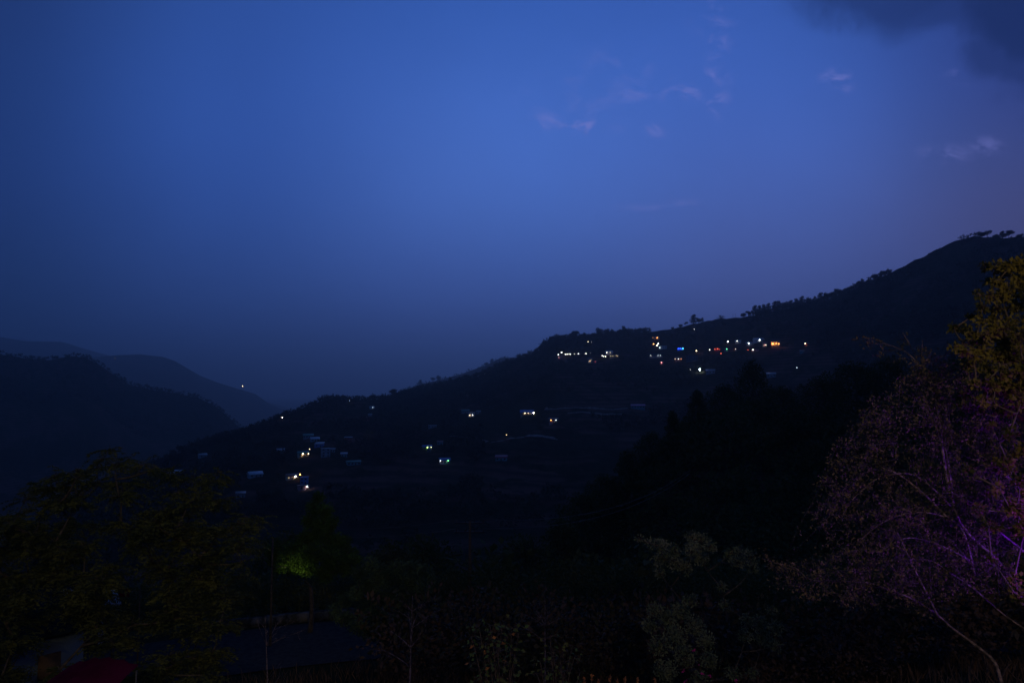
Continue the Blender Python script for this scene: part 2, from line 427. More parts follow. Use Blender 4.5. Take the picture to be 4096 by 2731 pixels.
fld = n.math('MULTIPLY', n.mr(big, .42, .56), n.mr(n.noise(pos, .03, 3, .6), .40, .55))
# cultivated terraces: earth treads and dry grass risers
tz = n.math('FRACT', n.math('DIVIDE', sp.outputs[2], 5.0))
earth = n.mix(n.mr(tz, .45, .7), (.17, .075, .06, 1), (.065, .040, .032, 1))
col = n.mix(n.math('MULTIPLY', fld, .8), col, earth)
b = n.n('ShaderNodeBsdfPrincipled'); b.inputs['Roughness'].default_value = 1; b.inputs['Specular IOR Level'].default_value = 0
n.l(col, b.inputs['Base Color'])
out = n.n('ShaderNodeOutputMaterial'); n.l(b.outputs[0], out.inputs[0])
mb = MB(); mb.addq(tv, q)
ground = mb.build('ground', tm); tag(ground, kind='structure')
bvh = BVHTree.FromPolygons([tuple(v) for v in tv], [tuple(int(i) for i in f) for f in q])
def hgt(x, y):
    return float(height(np.array([math.atan2(x, y)]), np.array([math.hypot(x, y)]))[0])
def hit(px, py, rmin=60, off=0):
    """where the view ray through a photo position meets the ground"""
    d = Vector(ray(px, py)).normalized()
    st = d * rmin
    h = bvh.ray_cast(st, d)
    if h[0] is not None and h[0].length < 3300 and h[0].length > rmin: return h[0]
    az, sl = azs(px, py); R = float(np.interp(az, *RR)) - 6
    x, y = R * math.sin(az), R * math.cos(az)
    return Vector((x, y, hgt(x, y)))
def pxm(p):                                    # metres per photo pixel at p
    return p.y / F

# road bench across the foreground
mb = MB(); pts = []
azr = np.linspace(-.95, .95, 120)
for a in azr:
    for R in (42.2, 49.5): pts.append((R * math.sin(a), R * math.cos(a), -15.93 + 1.0 * 0))
def road_z(a): return hgt(46 * math.sin(a), 46 * math.cos(a)) + .06
pts = [(R * math.sin(a), R * math.cos(a), road_z(a)) for a in azr for R in (42.2, 49.5)]
mb.add(pts, [(2 * i, 2 * i + 2, 2 * i + 3, 2 * i + 1) for i in range(len(azr) - 1)])
tag(mb.build('road', M['asphalt']), kind='structure')
mb = MB()
for i in range(len(azr) - 1):
    a0, a1 = azr[i], azr[i + 1] - .004
    if -.42 < a0 < -.08:
        r0, r1 = 50.0, 50.45; z0 = road_z(a0) - .1; z1 = z0 + .62
        P = [(R * math.sin(a), R * math.cos(a), z) for z in (z0, z1) for (a, R) in ((a0, r0), (a1 + .004, r0), (a1 + .004, r1), (a0, r1))]
        mb.add(P, [(3, 2, 1, 0), (4, 5, 6, 7), (0, 1, 5, 4), (1, 2, 6, 5), (2, 3, 7, 6), (3, 0, 4, 7)])
tag(mb.build('parapet_wall', M['stone']), 'low stone parapet wall along the far edge of the dark road', 'wall')

# ------------------------------------------------------------------ haze (dusk air)
hz = MB(); hz.box(0, 0, 285, 52000, 52000, 1430)
hm = bpy.data.materials.new('haze'); hm.use_nodes = True
n = NT(hm.node_tree); out = n.n('ShaderNodeOutputMaterial'); pv = n.n('ShaderNodeVolumePrincipled')
HAZE = 1.45e-4
pv.inputs['Density'].default_value = HAZE; pv.inputs['Color'].default_value = (1.0, .98, .98, 1); pv.inputs['Anisotropy'].default_value = .72
n.l(pv.outputs[0], out.inputs['Volume'])
tag(hz.build('haze', hm), kind='stuff')

# ------------------------------------------------------------------ distant trees
def unit(nv):
    v = rng.normal(size=(nv, 3)); return v / np.linalg.norm(v, axis=1, keepdims=True)
def cloud(mb, c, r, nl, size):                  # leaf sprays filling an ellipsoid
    d = unit(nl); rad = rng.random(nl)[:, None] ** .45
    P = np.array(c) + d * rad * np.array(r)
    D = d + unit(nl) * .8; D[:, 2] += .15
    mb.leaves(P - D * size * .3, D, size * rng.uniform(.6, 1.3, nl), size * rng.uniform(.4, .7, nl))
def far_tree(kind, name, label, seed_loc):
    """a tree one metre tall at the origin; copies are scaled to their real height"""
    t = thing(name, label, 'tree', seed_loc)
    tr = MB(); cr = MB()
    if kind == 'pine':
        tr.tube([(0, 0, -.1), (.01, 0, .4), (-.01, 0, .95)], [.025, .018, .006])
        for k in range(7):
            z = .20 + .115 * k; r = .34 * (1 - (k / 7.6) ** 1.8) + .06; a = k * 2.4
            off = (math.cos(a) * r * .35, math.sin(a) * r * .35, z)
            tr.tube([(0, 0, z - .06), off], [.008, .003], 4)
            cloud(cr, off, (r, r, .10), 110, .10)
    elif kind == 'round':
        tr.tube([(0, 0, -.1), (.02, 0, .3), (0, .01, .6)], [.035, .028, .012])
        for k in range(9):
            a = k * 2.4; r = .2 if k else 0; z = .34 + .48 * ((k * 37 % 9) / 9)
            off = (math.cos(a) * r, math.sin(a) * r, z)
            tr.tube([(0, 0, .3), off], [.014, .004], 4)
            cloud(cr, off, (.23, .23, .19), 120, .10)
    elif kind == 'cypress':
        tr.tube([(0, 0, -.1), (0, 0, .9)], [.02, .006])
        for k in range(9):
            z = .16 + .1 * k; r = .15 * math.sin(min(1, (k + 2) / 9 * 1.0) * math.pi * .9 + .2) + .035
            cloud(cr, (.02 * math.sin(k * 2), .02 * math.cos(k * 2), z), (r, r, .08), 70, .07)
    elif kind == 'umbrella':
        tr.tube([(0, 0, -.1), (.03, 0, .35), (-.02, 0, .75)], [.03, .022, .01])
        for k in range(8):
            a = k * 2.4; r = .30 if k else 0; z = .80 - .13 * (k % 3)
            off = (math.cos(a) * r, math.sin(a) * r, z)
            tr.tube([(0, 0, .42), off], [.014, .004], 4)
            cloud(cr, off, (.24, .24, .13), 110, .10)
    elif kind == 'bare':
        tr.tube([(0, 0, -.1), (0, 0, .25)], [.035, .03])
        for k in range(46):
            a = k * 2.4; e = .25 + 1.2 * ((k * 29 % 46) / 46)
            d = Vector((math.cos(a) * math.cos(e), math.sin(a) * math.cos(e), math.sin(e)))
            p1 = Vector((0, 0, .2)) + d * .42; p2 = p1 + Vector((d.x * .3, d.y * .3, d.z * .32))
            tr.tube([(0, 0, .15), p1, p2], [.014, .010, .004], 3)
            for j in range(2):
                tr.tube([p1, p1 + d * .2 + Vector(unit(1)[0]) * .16], [.008, .003], 3)
        tr.build('trunk', M['bark'], t)
        return t
    tr.build('trunk', M['bark'], t); cr.build('crown', M['far_leaf'], t)
    return t
PROTO = {}
# base x, base y, top y, width factor, kind, label
RIDGE_TREES = [
 (1140, 1668, 1646, 1.0, 'pine', 'small dark pine on the low left end of the ridge beside a lone white lamp'),
 (1352, 1600, 1581, 1.1, 'round', 'small round tree on the wooded knoll above the lower hamlet, left of the twin lamp'),
 (1374, 1600, 1579, 1.2, 'round', 'round tree at the right foot of the wooded knoll, next to the small ridge lamp'),
 (1398, 1601, 1583, .8, 'pine', 'small pine directly over the small white ridge lamp'),
 (1492, 1599, 1581, 1.0, 'pine', 'squat pine starting the tree row right of the bare ridge saddle'),
 (1521, 1597, 1585, 1.3, 'round', 'low bushy tree between the squat pine and the narrow conical tree'),
 (1541, 1597, 1572, .9, 'cypress', 'narrow conical tree on the lower ridge, left of the tall mop-headed pine'),
 (1573, 1592, 1553, .9, 'umbrella', 'tall mop-headed pine standing alone above the lower ridge'),
 (1628, 1578, 1560, 1.2, 'round', 'broad dark tree where the faint bluish far ridge meets the near ridge'),
 (1785, 1545, 1524, 1.1, 'round', 'round ridge tree just left of the sharp dark pine midway up the lower ridge'),
 (1801, 1534, 1508, .9, 'pine', 'sharp dark pine midway up the lower ridge, right of the bluish trees'),
 (1826, 1531, 1513, 1.3, 'round', 'wide low tree between the sharp dark pine and the flat-topped tree'),
 (1864, 1519, 1497, 1.2, 'umbrella', 'flat-topped tree on the lower ridge above a faint reddish roof'),
 (1898, 1512, 1494, 1.3, 'round', 'bushy tree on the lower ridge just right of the flat-topped tree'),
 (2030, 1456, 1442, 1.4, 'round', 'low bush-like tree at the foot of the steep left edge of the knoll'),
 (2100, 1428, 1412, 1.5, 'round', 'wide bushy tree on the step below the steep left face of the knoll'),
 (2178, 1392, 1366, 1.2, 'round', 'leaning leafy tree on the steep left face of the upper village knoll'),
 (2206, 1372, 1343, 1.1, 'round', 'large round tree at the left corner of the upper village knoll'),
 (2234, 1360, 1340, .8, 'cypress', 'pointed tree beside the large round tree at the knoll corner'),
 (2256, 1360, 1338, 1.0, 'round', 'dark tree between the pointed tree and the broad flat-topped pine on the knoll'),
 (2296, 1360, 1321, 1.2, 'umbrella', 'broad flat-topped pine, tallest on the left of the upper village knoll'),
 (2337, 1356, 1329, .9, 'pine', 'slim pine above the small orange lamp on the knoll'),
 (2369, 1356, 1332, .9, 'cypress', 'plump conical tree standing in the gap of the knoll skyline'),
 (2399, 1354, 1309, .9, 'round', 'tall rounded tree at the left of the higher tree row over the white lamp string'),
 (2426, 1350, 1312, .9, 'round', 'tall leafy tree second in the higher tree row over the white lamp string'),
 (2449, 1342, 1316, .9, 'pine', 'slender pine in the higher tree row, above the lit porch house'),
 (2478, 1338, 1316, 1.0, 'pine', 'short pine just left of the dense dark pine on the upper skyline'),
 (2495, 1336, 1303, .9, 'pine', 'dense dark pine rising highest over the middle of the upper skyline'),
 (2516, 1334, 1307, .9, 'bare', 'thin leafless tree beside the dense dark pine on the upper skyline'),
 (2543, 1332, 1319, 1.1, 'round', 'low tree in the gap between the leafless tree and the block-shaped tree'),
 (2560, 1332, 1309, 1.1, 'round', 'block-shaped tree closing the higher tree row, above the orange village lights'),
 (2580, 1330, 1318, 1.2, 'pine', 'small pine tapering off the higher tree row'),
 (2690, 1316, 1307, 1.5, 'round', 'tiny bush-like tree on the bare smooth slope above the blue-lit house'),
 (2723, 1311, 1295, 1.3, 'round', 'dome-shaped bush tree on the smooth skyline, left of the little mop tree'),
 (2744, 1304, 1286, .9, 'umbrella', 'little mop-headed tree alone on the smooth skyline'),
 (2775, 1296, 1257, .9, 'pine', 'ragged tall pine crowning the bump of the upper skyline'),
 (2795, 1293, 1270, 1.2, 'round', 'bushy tree leaning against the ragged tall pine'),
 (2809, 1286, 1270, .9, 'pine', 'thin pointed tree right of the bushy pair on the skyline bump'),
 (2884, 1275, 1258, 1.4, 'bare', 'wide leafless dome-shaped tree on the smooth skyline beside two poles'),
 (2974, 1268, 1250, 1.4, 'round', 'dark dome-shaped tree on the skyline right of the two poles'),
 (2994, 1263, 1242, .9, 'umbrella', 'small umbrella-shaped tree just before the long pine row'),
 (3020, 1254, 1220, .8, 'pine', 'first pine of the long row climbing the right hand ridge'),
 (3038, 1251, 1221, .9, 'pine', 'pine touching the first pine of the long ridge row'),
 (3056, 1249, 1217, .9, 'pine', 'pine in the left part of the long ridge row, left of its tallest pair'),
 (3074, 1247, 1212, .9, 'pine', 'pine with pointed tip just left of the tallest pair of the ridge row'),
 (3100, 1243, 1204, .9, 'pine', 'left tree of the tallest pair in the long ridge row'),
 (3116, 1240, 1202, .9, 'pine', 'right tree of the tallest pair in the long ridge row'),
 (3140, 1235, 1205, 1.0, 'round', 'rounded tree right after the tallest pair of the ridge row'),
 (3163, 1228, 1200, 1.0, 'pine', 'pine filling the row between the rounded tree and the small sky gap'),
 (3186, 1223, 1193, .9, 'pine', 'pine over the first small sky gap of the ridge row'),
 (3208, 1218, 1184, .9, 'pine', 'upright pine at the middle of the climbing ridge row'),
 (3235, 1212, 1187, .9, 'round', 'round-headed tree left of the sharp notch in the ridge row'),
 (3260, 1208, 1184, .8, 'pine', 'slim pine standing in the sharp notch of the ridge row'),
 (3283, 1204, 1169, .9, 'pine', 'tall pine right of the sharp notch in the ridge row'),
 (3308, 1195, 1168, 1.0, 'round', 'bushy tree in the upper part of the ridge row'),
 (3327, 1188, 1165, 1.0, 'round', 'round tree beside the bushy tree in the upper ridge row'),
 (3343, 1182, 1155, .8, 'pine', 'spiky pine left of the pair of ball-headed trees'),
 (3357, 1179, 1153, 1.1, 'round', 'ball-headed tree on the upper ridge row with a spiky pine at its left'),
 (3376, 1172, 1155, 1.0, 'pine', 'short pine right of the ball-headed tree'),
 (3404, 1163, 1145, .9, 'cypress', 'pointed tree standing clear of its neighbours high on the ridge row'),
 (3434, 1150, 1123, 1.0, 'pine', 'full pine starting the last dense group below the bald slope'),
 (3450, 1144, 1114, .8, 'pine', 'pointed pine in the last dense group below the bald slope'),
 (3474, 1135, 1118, 1.4, 'round', 'low wide tree in the last dense group below the bald slope'),
 (3500, 1117, 1096, 1.3, 'round', 'wide dark tree at the top of the last dense group'),
 (3528, 1108, 1082, 1.0, 'umbrella', 'crooked flat-headed tree, highest of the climbing row'),
 (3559, 1092, 1077, 1.1, 'round', 'lone little tree where the bald slope begins'),
 (3925, 944, 925, 1.6, 'round', 'broad low tree at the left end of the summit grove'),
 (3948, 946, 921, 1.1, 'umbrella', 'twin-topped tree on the left of the summit grove'),
 (3985, 950, 937, 1.6, 'round', 'low spreading tree in the dip of the summit grove'),
 (4010, 948, 924, 1.0, 'pine', 'square-headed pine left in the right summit pair'),
 (4036, 948, 921, 1.1, 'umbrella', 'flat-headed pine right in the right summit pair'),
 (4078, 948, 936, 1.6, 'round', 'low tree on the summit at the right edge of view'),
]
def ridge_pos(px, py, back=8):
    az, sl = azs(px, py); R = float(np.interp(az, *RR)) - back
    x, y = R * math.sin(az), R * math.cos(az)
    return Vector((x, y, hgt(x, y)))
for i, (px, by, ty, wf, kind, lab) in enumerate(RIDGE_TREES):
    p = ridge_pos(px, by)
    top = at(px, ty, p.y).z
    h = max(5.0, top - p.z)
    if kind not in PROTO:
        t = PROTO[kind] = far_tree(kind, {'pine': 'pine_tree', 'cypress': 'conifer_tree', 'bare': 'bare_tree'}.get(kind, 'ridge_tree'), lab, p)
        t.scale = (h * wf, h * wf, h)
    else:
        t = copy_tree(PROTO[kind], p, random.uniform(0, 6.28), (h * wf, h * wf, h), lab)
    t['group'] = 'trees standing along the skyline of the village hill'
# bluish trees on the second ridge behind
for px, by, ty, wf, kind, lab in [
    (1681, 1538, 1518, 1.0, 'pine', 'faint bluish tree on the hazy second ridge, left of the two taller bluish ones'),
    (1732, 1528, 1508, 1.0, 'umbrella', 'faint bluish flat-headed tree on the hazy second ridge'),
    (1754, 1522, 1500, 1.0, 'round', 'taller bluish round tree on the hazy second ridge'),
    (1945, 1464, 1448, 1.4, 'round', 'hazy blue tree where the second ridge disappears behind the near one'),
    (1968, 1452, 1434, 1.2, 'pine', 'hazy blue pine at the top end of the second ridge')]:
    az, _ = azs(px, by); x, y = 3288 * math.sin(az), 3288 * math.cos(az); z = hgt(x, y)
    h = max(10, at(px, ty, y).z - z)
    copy_tree(PROTO[kind], (x, y, z), random.uniform(0, 6), (h * wf, h * wf, h), lab)['group'] = 'hazy trees on the second ridge'

# ------------------------------------------------------------------ houses and lamps of the hill villages
SITES = []
def gable(mb, w, d, z, rise, ov, th=.25):
    W2, D2 = w / 2 + ov, d / 2 + ov; k = rise / (d / 2) * ov
    for sgn in (-1, 1):
        y0, y1 = sgn * D2, 0
        a = [(-W2, y0, z - k), (W2, y0, z - k), (W2, y1, z + rise), (-W2, y1, z + rise)]
        b_ = [(x, y, zz + th) for x, y, zz in a]
        f = [(0, 1, 2, 3), (7, 6, 5, 4), (0, 4, 5, 1), (1, 5, 6, 2), (2, 6, 7, 3), (3, 7, 4, 0)]
        mb.add(a + b_, f)
def house(label, px, py, wpx, storeys, wall, roof, kind='gable', lit=(), glowcol='warm', gs=2.0, rz=0.0, lamp_=None, porch=False, dratio=.75, name='house', cat='house', hitmin=300, p=None):
    """base centre at photo position (px, py); lit = indexes of lit windows; lamp_ = (colour, strength, side, radius)"""
    if p is None: p = hit(px, py, hitmin)
    SITES.append((p.x, p.y))
    face = -math.atan2(p.x, p.y)
    t = thing(name, label, cat, p, face + rz)
    w_ = wpx * pxm(p); d = w_ * dratio; H = 2.9 * storeys
    a = MB(); a.box(0, 0, H / 2 - 3, w_, d, H + 6)
    if kind == 'gable':                         # gable triangles
        r = d * .24
        for sx in (-1, 1):
            x0, x1 = sx * (w_ / 2), sx * (w_ / 2 - .2)
            a.add([(x0, -d / 2, H), (x0, d / 2, H), (x0, 0, H + r - .05), (x1, -d / 2, H), (x1, d / 2, H), (x1, 0, H + r - .05)], [(0, 1, 2), (3, 5, 4), (0, 2, 5, 3), (1, 4, 5, 2)])
    a.build('wall', wall, t)
    rf = MB()
    if kind == 'gable': gable(rf, w_, d, H + .03, d * .24, .7)
    elif kind == 'shed':
        v = [(-w_ / 2 - .6, -d / 2 - .8, H + .1), (w_ / 2 + .6, -d / 2 - .8, H + .1), (w_ / 2 + .6, d / 2 + .5, H + d * .3), (-w_ / 2 - .6, d / 2 + .5, H + d * .3)]
        rf.add(v + [(x, y, z + .2) for x, y, z in v], [(0, 1, 2, 3), (7, 6, 5, 4), (0, 4, 5, 1), (1, 5, 6, 2), (2, 6, 7, 3), (3, 7, 4, 0)])
    else: rf.box(0, 0, H + .18, w_ + .9, d + .9, .3)
    rf.build('roof', roof, t)
    nwin = max(2, int(w_ / 3.2)); k = 0
    for s_ in range(storeys):
        for i in range(nwin):
            x = -w_ / 2 + w_ * (i + .5) / nwin; z = s_ * 2.9 + 1.55
            if s_ == 0 and i == nwin // 2:
                m = MB(); m.box(x, -d / 2 - .04, 1.0, 1.0, .1, 2.0)
                dd = m.build('door', glow(glowcol, gs) if 'door' in lit else M['wood'], t)
                kb = MB(); kb.box(x + .36, -d / 2 - .12, 1.0, .12, .06, .12); kb.build('handle', M['metal'], dd)
            else:
                m = MB()
                for (ax, az_, bx, bz) in ((0, .62, 1.5, .12), (0, -.62, 1.5, .12), (-.69, 0, .12, 1.12), (.69, 0, .12, 1.12), (0, 0, .07, 1.12)):
                    m.box(x + ax, -d / 2 - .05, z + az_, bx, .13, bz)
                fr = m.build('window', M['wood'], t)
                g_ = MB(); g_.box(x, -d / 2 - .02, z, 1.26, .06, 1.12)
                g_.build('pane', glow(glowcol, gs) if k in lit else M['dark_glass'], fr)
            k += 1
    if porch:
        m = MB(); m.box(0, -d / 2 - 1.5, .1, w_, 2.9, .3); m.build('porch_floor', M['concrete'], t)
        for i in range(4):
            m = MB(); x = -w_ / 2 + .3 + (w_ - .6) * i / 3; m.box(x, -d / 2 - 2.7, 1.4, .16, .16, 2.4); m.build('post', M['wood'], t)
        m = MB(); m.box(0, -d / 2 - 1.6, 2.7, w_ + .6, 3.1, .12); m.build('porch_roof', roof, t)
    if lamp_:
        for L_ in (lamp_ if isinstance(lamp_, list) else [lamp_]):
            colr, st, sx, r = L_
            m = MB(); x = sx * w_ / 2
            sphere(m, (x, -d / 2 - (3.2 if porch else .35 + r), min(H - .3, 2.5)), r); bo = m.build('wall_lamp', glow(colr, st), t)
            m = MB(); m.box(x, -d / 2 - .15, min(H - .3, 2.5) + r * .7, .12, .3 + r, .12); m.build('bracket', M['metal'], bo)
    return t
def sphere(mb, c, r, seg=8, rings=5):
    vs = [(c[0], c[1], c[2] + r)]; fs = []
    for i in range(1, rings):
        th = math.pi * i / rings
        for k in range(seg):
            ph = 2 * math.pi * k / seg
            vs.append((c[0] + r * math.sin(th) * math.cos(ph), c[1] + r * math.sin(th) * math.sin(ph), c[2] + r * math.cos(th)))
    vs.append((c[0], c[1], c[2] - r)); last = len(vs) - 1
    for k in range(seg): fs.append((0, 1 + k, 1 + (k + 1) % seg))
    for i in range(rings - 2):
        for k in range(seg):
            a = 1 + i * seg + k; b_ = 1 + i * seg + (k + 1) % seg
            fs.append((a, a + seg, b_ + seg, b_))
    o = 1 + (rings - 2) * seg
    for k in range(seg): fs.append((last, o + (k + 1) % seg, o + k))
    mb.add(vs, fs)
_sl = {}
def street_lamp(label, px, py, colr='white', st=14, r=.6, h=5.0, group=None, p=None, hitmin=300):
    """lamp head seen at photo position (px, py)"""
    if p is None:
        p = hit(px, py, hitmin); p = hit(px, py + h / pxm(p), hitmin)
        az, _ = azs(px, py); R = math.hypot(p.x, p.y); hd = R * azs(px, py)[1]
        hh = min(12.0, max(3.2, hd - p.z)); p = Vector((p.x, p.y, p.z))
    else: hh = h
    key = (colr, st, r)
    t = thing('street_lamp', label, 'street lamp', p, -math.atan2(p.x, p.y), group)
    t.scale = (1, 1, 1)
    if key not in _sl:
        m1 = MB(); m1.tube([(0, 0, -1), (0, 0, 0), (0, 0, 1)], [.11, .10, .07], 6)
        m2 = MB(); m2.tube([(0, 0, 0), (0, -.5, .25), (0, -1.1, .3)], .05, 5); m2.box(0, -1.3, .34, .5, .9, .14)
        m3 = MB(); sphere(m3, (0, -1.3, 0), r)
        _sl[key] = [m1.mesh('pole'), m2.mesh('arm'), m3.mesh('bulb')]
        _sl[key][0].materials.append(M['metal']); _sl[key][1].materials.append(M['metal']); _sl[key][2].materials.append(glow(colr, st))
    for nm, me, z, sc in (('pole', _sl[key][0], 0, hh), ('arm', _sl[key][1], hh + r * .6, 1), ('bulb', _sl[key][2], hh, 1)):
        o = bpy.data.objects.new(nm, me); C.objects.link(o); o.parent = t
        o.location = (0, 0, z); o.scale = (1, 1, sc)
    return t

OT = M['old_tin_roof']
TR, GR, RRf, BR, RU = M['tin_roof'], M['green_roof'], M['red_roof'], M['blue_roof'], M['rust_roof']
WW, GW, PW, RW, TW, BW, CW, NW = (M[k] for k in ('white_wall', 'grey_wall', 'pink_wall', 'red_wall', 'teal_wall', 'blue_wall', 'cream_wall', 'green_wall'))
# lower left hamlet
house('house with pale tin roof lowest on the left, right beside the leafy tree tips', 1020, 1906, 50, 1, GW, TR, rz=.25)
house('house with pale tin roof half hidden behind the top of the big left tree', 705, 1898, 44, 1, GW, TR, rz=-.2)
house('small house with pale tin roof alone near the left foot of the ridge', 810, 1828, 28, 1, GW, OT, rz=.3)
house('faint low shed with tin roof above the dark conical tree', 962, 1988, 34, 1, GW, RU, 'shed')
house('house with one bright white lamp and lit stone wall, left of the orange lamp', 1168, 1914, 44, 1, CW, RU, rz=.15, lamp_=('white', 26, .45, .5), lit=(0,), gs=.5)
house('pale blue house below the orange lamp', 1217, 1934, 28, 2, BW, BR, 'flat', rz=-.2)
house('pinkish house with a white lamp at the bottom of the lower hamlet', 1214, 1955, 42, 1, PW, RU, 'flat', lamp_=('cool', 22, .5, .45), rz=.2)
house('teal roofed house with warm lamps lighting its front wall', 1212, 1822, 40, 1, CW, GR, lamp_=[('warm', 26, -.15, .5), ('warm', 14, .95, .36)], rz=.1)
house('house with dull bluish tin roof left of the teal roofed one', 1124, 1810, 28, 1, GW, OT, 'shed', rz=.25)
house('house with pale tin roof, highest of the lower hamlet', 1259, 1763, 32, 1, GW, TR, rz=.2)
house('long dark teal roofed house behind the pale roof of the lower hamlet', 1233, 1750, 38, 1, GW, GR, 'gable')
house('bluish house with a bright roof edge below the two upper hamlet roofs', 1278, 1786, 32, 1, BW, OT, 'shed', rz=-.35)
house('tall grey block of three floors with unlit windows', 1302, 1826, 34, 3, GW, OT, 'flat', rz=.1)
house('small grey-roofed hut just right of the tall grey block', 1330, 1806, 18, 1, GW, OT)
house('small pale-roofed house left above the long teal building', 1376, 1826, 24, 1, TW, OT, 'shed')
house('long low teal building with a row of unlit windows', 1414, 1858, 52, 1, TW, GR, 'gable', rz=.2, dratio=.4)
house('red walled house under a pale flat roof', 1393, 1766, 30, 2, RW, TR, 'flat')
house('white cottage glowing faintly just under the left ridge', 1488, 1634, 16, 1, WW, TR, lamp_=('cool', 3, 0, .5), rz=.4)
house('tiny hut with pale roof below the glowing white cottage', 1480, 1664, 14, 1, GW, OT)
house('low red roofed shed faint among the trees under the left ridge', 1462, 1680, 32, 1, RW, RRf)
house('long flat-roofed pale hut alone in the dark middle of the slope', 1730, 1709, 32, 1, GW, OT, 'flat')
house('small teal house with a pinkish roof above the green lit house', 1760, 1777, 22, 1, TW, M['pink_wall'], 'shed')
house('blue roofed house whose wall glows green and yellow', 1708, 1796, 34, 1, NW, BR, lamp_=[('lime', 5, -.1, .7), ('warm', 9, .8, .35)], rz=.2)
house('little blue-roofed outhouse right below the green and yellow lit house', 1716, 1806, 14, 1, GW, BR, 'shed')
house('house with a green lit doorway, lowest of the middle hamlet', 1778, 1850, 40, 1, GW, BR, lamp_=[('cool', 10, -.95, .32), ('green', 5, .6, .5), ('white', 18, .6, .4)], rz=.15)
house('teal house with a dull crimson roof below the farm track', 2006, 1840, 44, 1, TW, RRf, rz=-.1)
house('white walled house lit up by lamps between a green and a grey roof', 1886, 1666, 28, 2, WW, TR, 'flat', lamp_=[('white', 5, .3, .6), ('warm', 5, -.5, .5)], lit=(0, 1), gs=.6)
house('dark green roofed house behind the lit white walled house', 1862, 1651, 30, 1, GW, GR)
house('small grey roofed shed right of the lit white walled house', 1914, 1653, 16, 1, GW, OT)
house('farmhouse with blue tin roof, lit porch and a bright round lamp at its corner', 2108, 1658, 52, 1, CW, BR, lit=(1,), gs=1.2, porch=True,
      lamp_=[('warm', 14, -.30, .4), ('warm', 9, .18, .3), ('white', 34, 1.02, .62)])
house('small dark house with an orange and a white light, right of the farmhouse', 2214, 1687, 34, 1, GW, RU, lamp_=[('orange', 16, -.6, .4), ('cool', 9, .6, .35)])
house('long crimson roofed house alone among the dark terraces', 2552, 1632, 54, 1, TW, M['magenta_roof'], 'shed', dratio=.35)
# upper village
V = 'upper village'
house('pale house with a faint pink lit front under the left end of the lamp string', 2238, 1436, 18, 1, PW, RU, lamp_=('pink', 2, -.3, .5))
house('house with a pale lit wall and a steep grey roof right of the lamp string', 2436, 1416, 26, 1, WW, TR, lamp_=[('white', 12, -.95, .5), ('warm', 2.2, .1, .6)], rz=.2, dratio=1.1)
house('long porch house with a glowing pale front, below the steep grey roof', 2456, 1428, 36, 1, CW, TR, 'flat', lit=(0, 1, 3), gs=1.1, porch=True, lamp_=('warm', 2.5, .5, .45))
house('small house with two warm windows below the lamp string', 2360, 1450, 18, 2, CW, RU, lamp_=('warm', 5, 0, .5), lit=(0, 3), gs=.8)
house('tiny house with a dull red glow right of the warm windowed one', 2381, 1452, 12, 1, PW, RU, lamp_=('red', 1.5, 0, .5))
house('small orange lit house topmost in the upper village, under the skyline', 2626, 1356, 20, 1, CW, RU, lamp_=[('orange', 8, .3, .8), ('orange', 3, -1.4, .5)])
house('white two storey house with dark windows beside the orange lamps', 2651, 1396, 32, 2, WW, TR, 'flat', lamp_=('cool', 9, -.75, .6), dratio=.5)
house('long dim teal roofed building below the white two storey house', 2624, 1428, 52, 1, GW, M['deep_teal_roof'], lamp_=[('white', 3, -.8, .5), ('cool', 3, .3, .5), ('cool', 3, .65, .5)])
house('small house with a pink lit wall lower down in the upper village', 2646, 1456, 16, 1, PW, RU, lamp_=('pink', 5, 0, .8))
house('blue lit house with a cyan glow at its right end', 2721, 1400, 26, 1, BW, BR, 'flat', lit=(0, 1, 2, 3, 4, 5), glowcol='blue', gs=3.0, lamp_=[('blue', 6, -.45, 1.0), ('blue', 6, .1, 1.0), ('cyan', 3.5, .8, 1.1)])
house('house with a pinkish lit wall and small lamps under the blue lit house', 2714, 1442, 26, 1, PW, RU, lamp_=[('white', 7, 0, .5), ('orange', 3, .8, .6), ('warm', 2, -1.0, .6)])
house('large dim bluish building with dark windows under the bright street', 2768, 1442, 44, 3, M['dim_wall'], M['slate_roof'], 'flat')
house('house with a dim grey wall right beside the brightest white lamp', 2842, 1492, 34, 1, GW, OT, 'shed')
house('shop with a red lit front', 2869, 1402, 26, 1, RW, RRf, 'flat', lit=(0, 1, 2, 3, 4), glowcol='red', gs=1.2, lamp_=[('red', 3.0, 0.1, .9), ('red', 2.2, -.7, .6)])
house('grey house with a green sign light', 2910, 1402, 26, 1, GW, TR, 'flat', lamp_=('green', 7, -.2, .5))
house('dark red house with one small lamp at its roof edge', 2930, 1403, 34, 1, RW, RRf, 'flat', lamp_=('white', 6, .7, .35))
house('house with a pale wall under the second white lamp of the upper right street', 2952, 1372, 22, 1, WW, TR)
house('grey roofed house with a white lamp, left of the bright gable', 3000, 1381, 30, 1, GW, OT)
house('house with a bright white lamp on its grey gable, highest on the right', 3034, 1366, 36, 1, WW, TR, lamp_=('cool', 14, 0, .75), rz=.3)
house('small house with two lit pale walls left of the orange glowing house', 3059, 1386, 18, 2, CW, RU, lamp_=[('pink', 3, .0, .6), ('white', 3, .5, .6)], lit=(0,), gs=.8)
house('tall house glowing orange behind dark branches', 3101, 1382, 34, 2, CW, RU, 'flat', lit=(0, 1, 3, 4, 5, 6), glowcol='orange', gs=2.5,
      lamp_=[('orange', 10, -.55, 1.1), ('orange', 6, .2, .9), ('orange', 5, .8, .9)])
house('low house with a reddish wall at the right end of the upper street', 3226, 1381, 18, 1, RW, RU, lamp_=('warm', 12, -.5, .6))
house('low brown house under the right lamp of the upper street', 3020, 1404, 28, 1, PW, RU, 'flat')
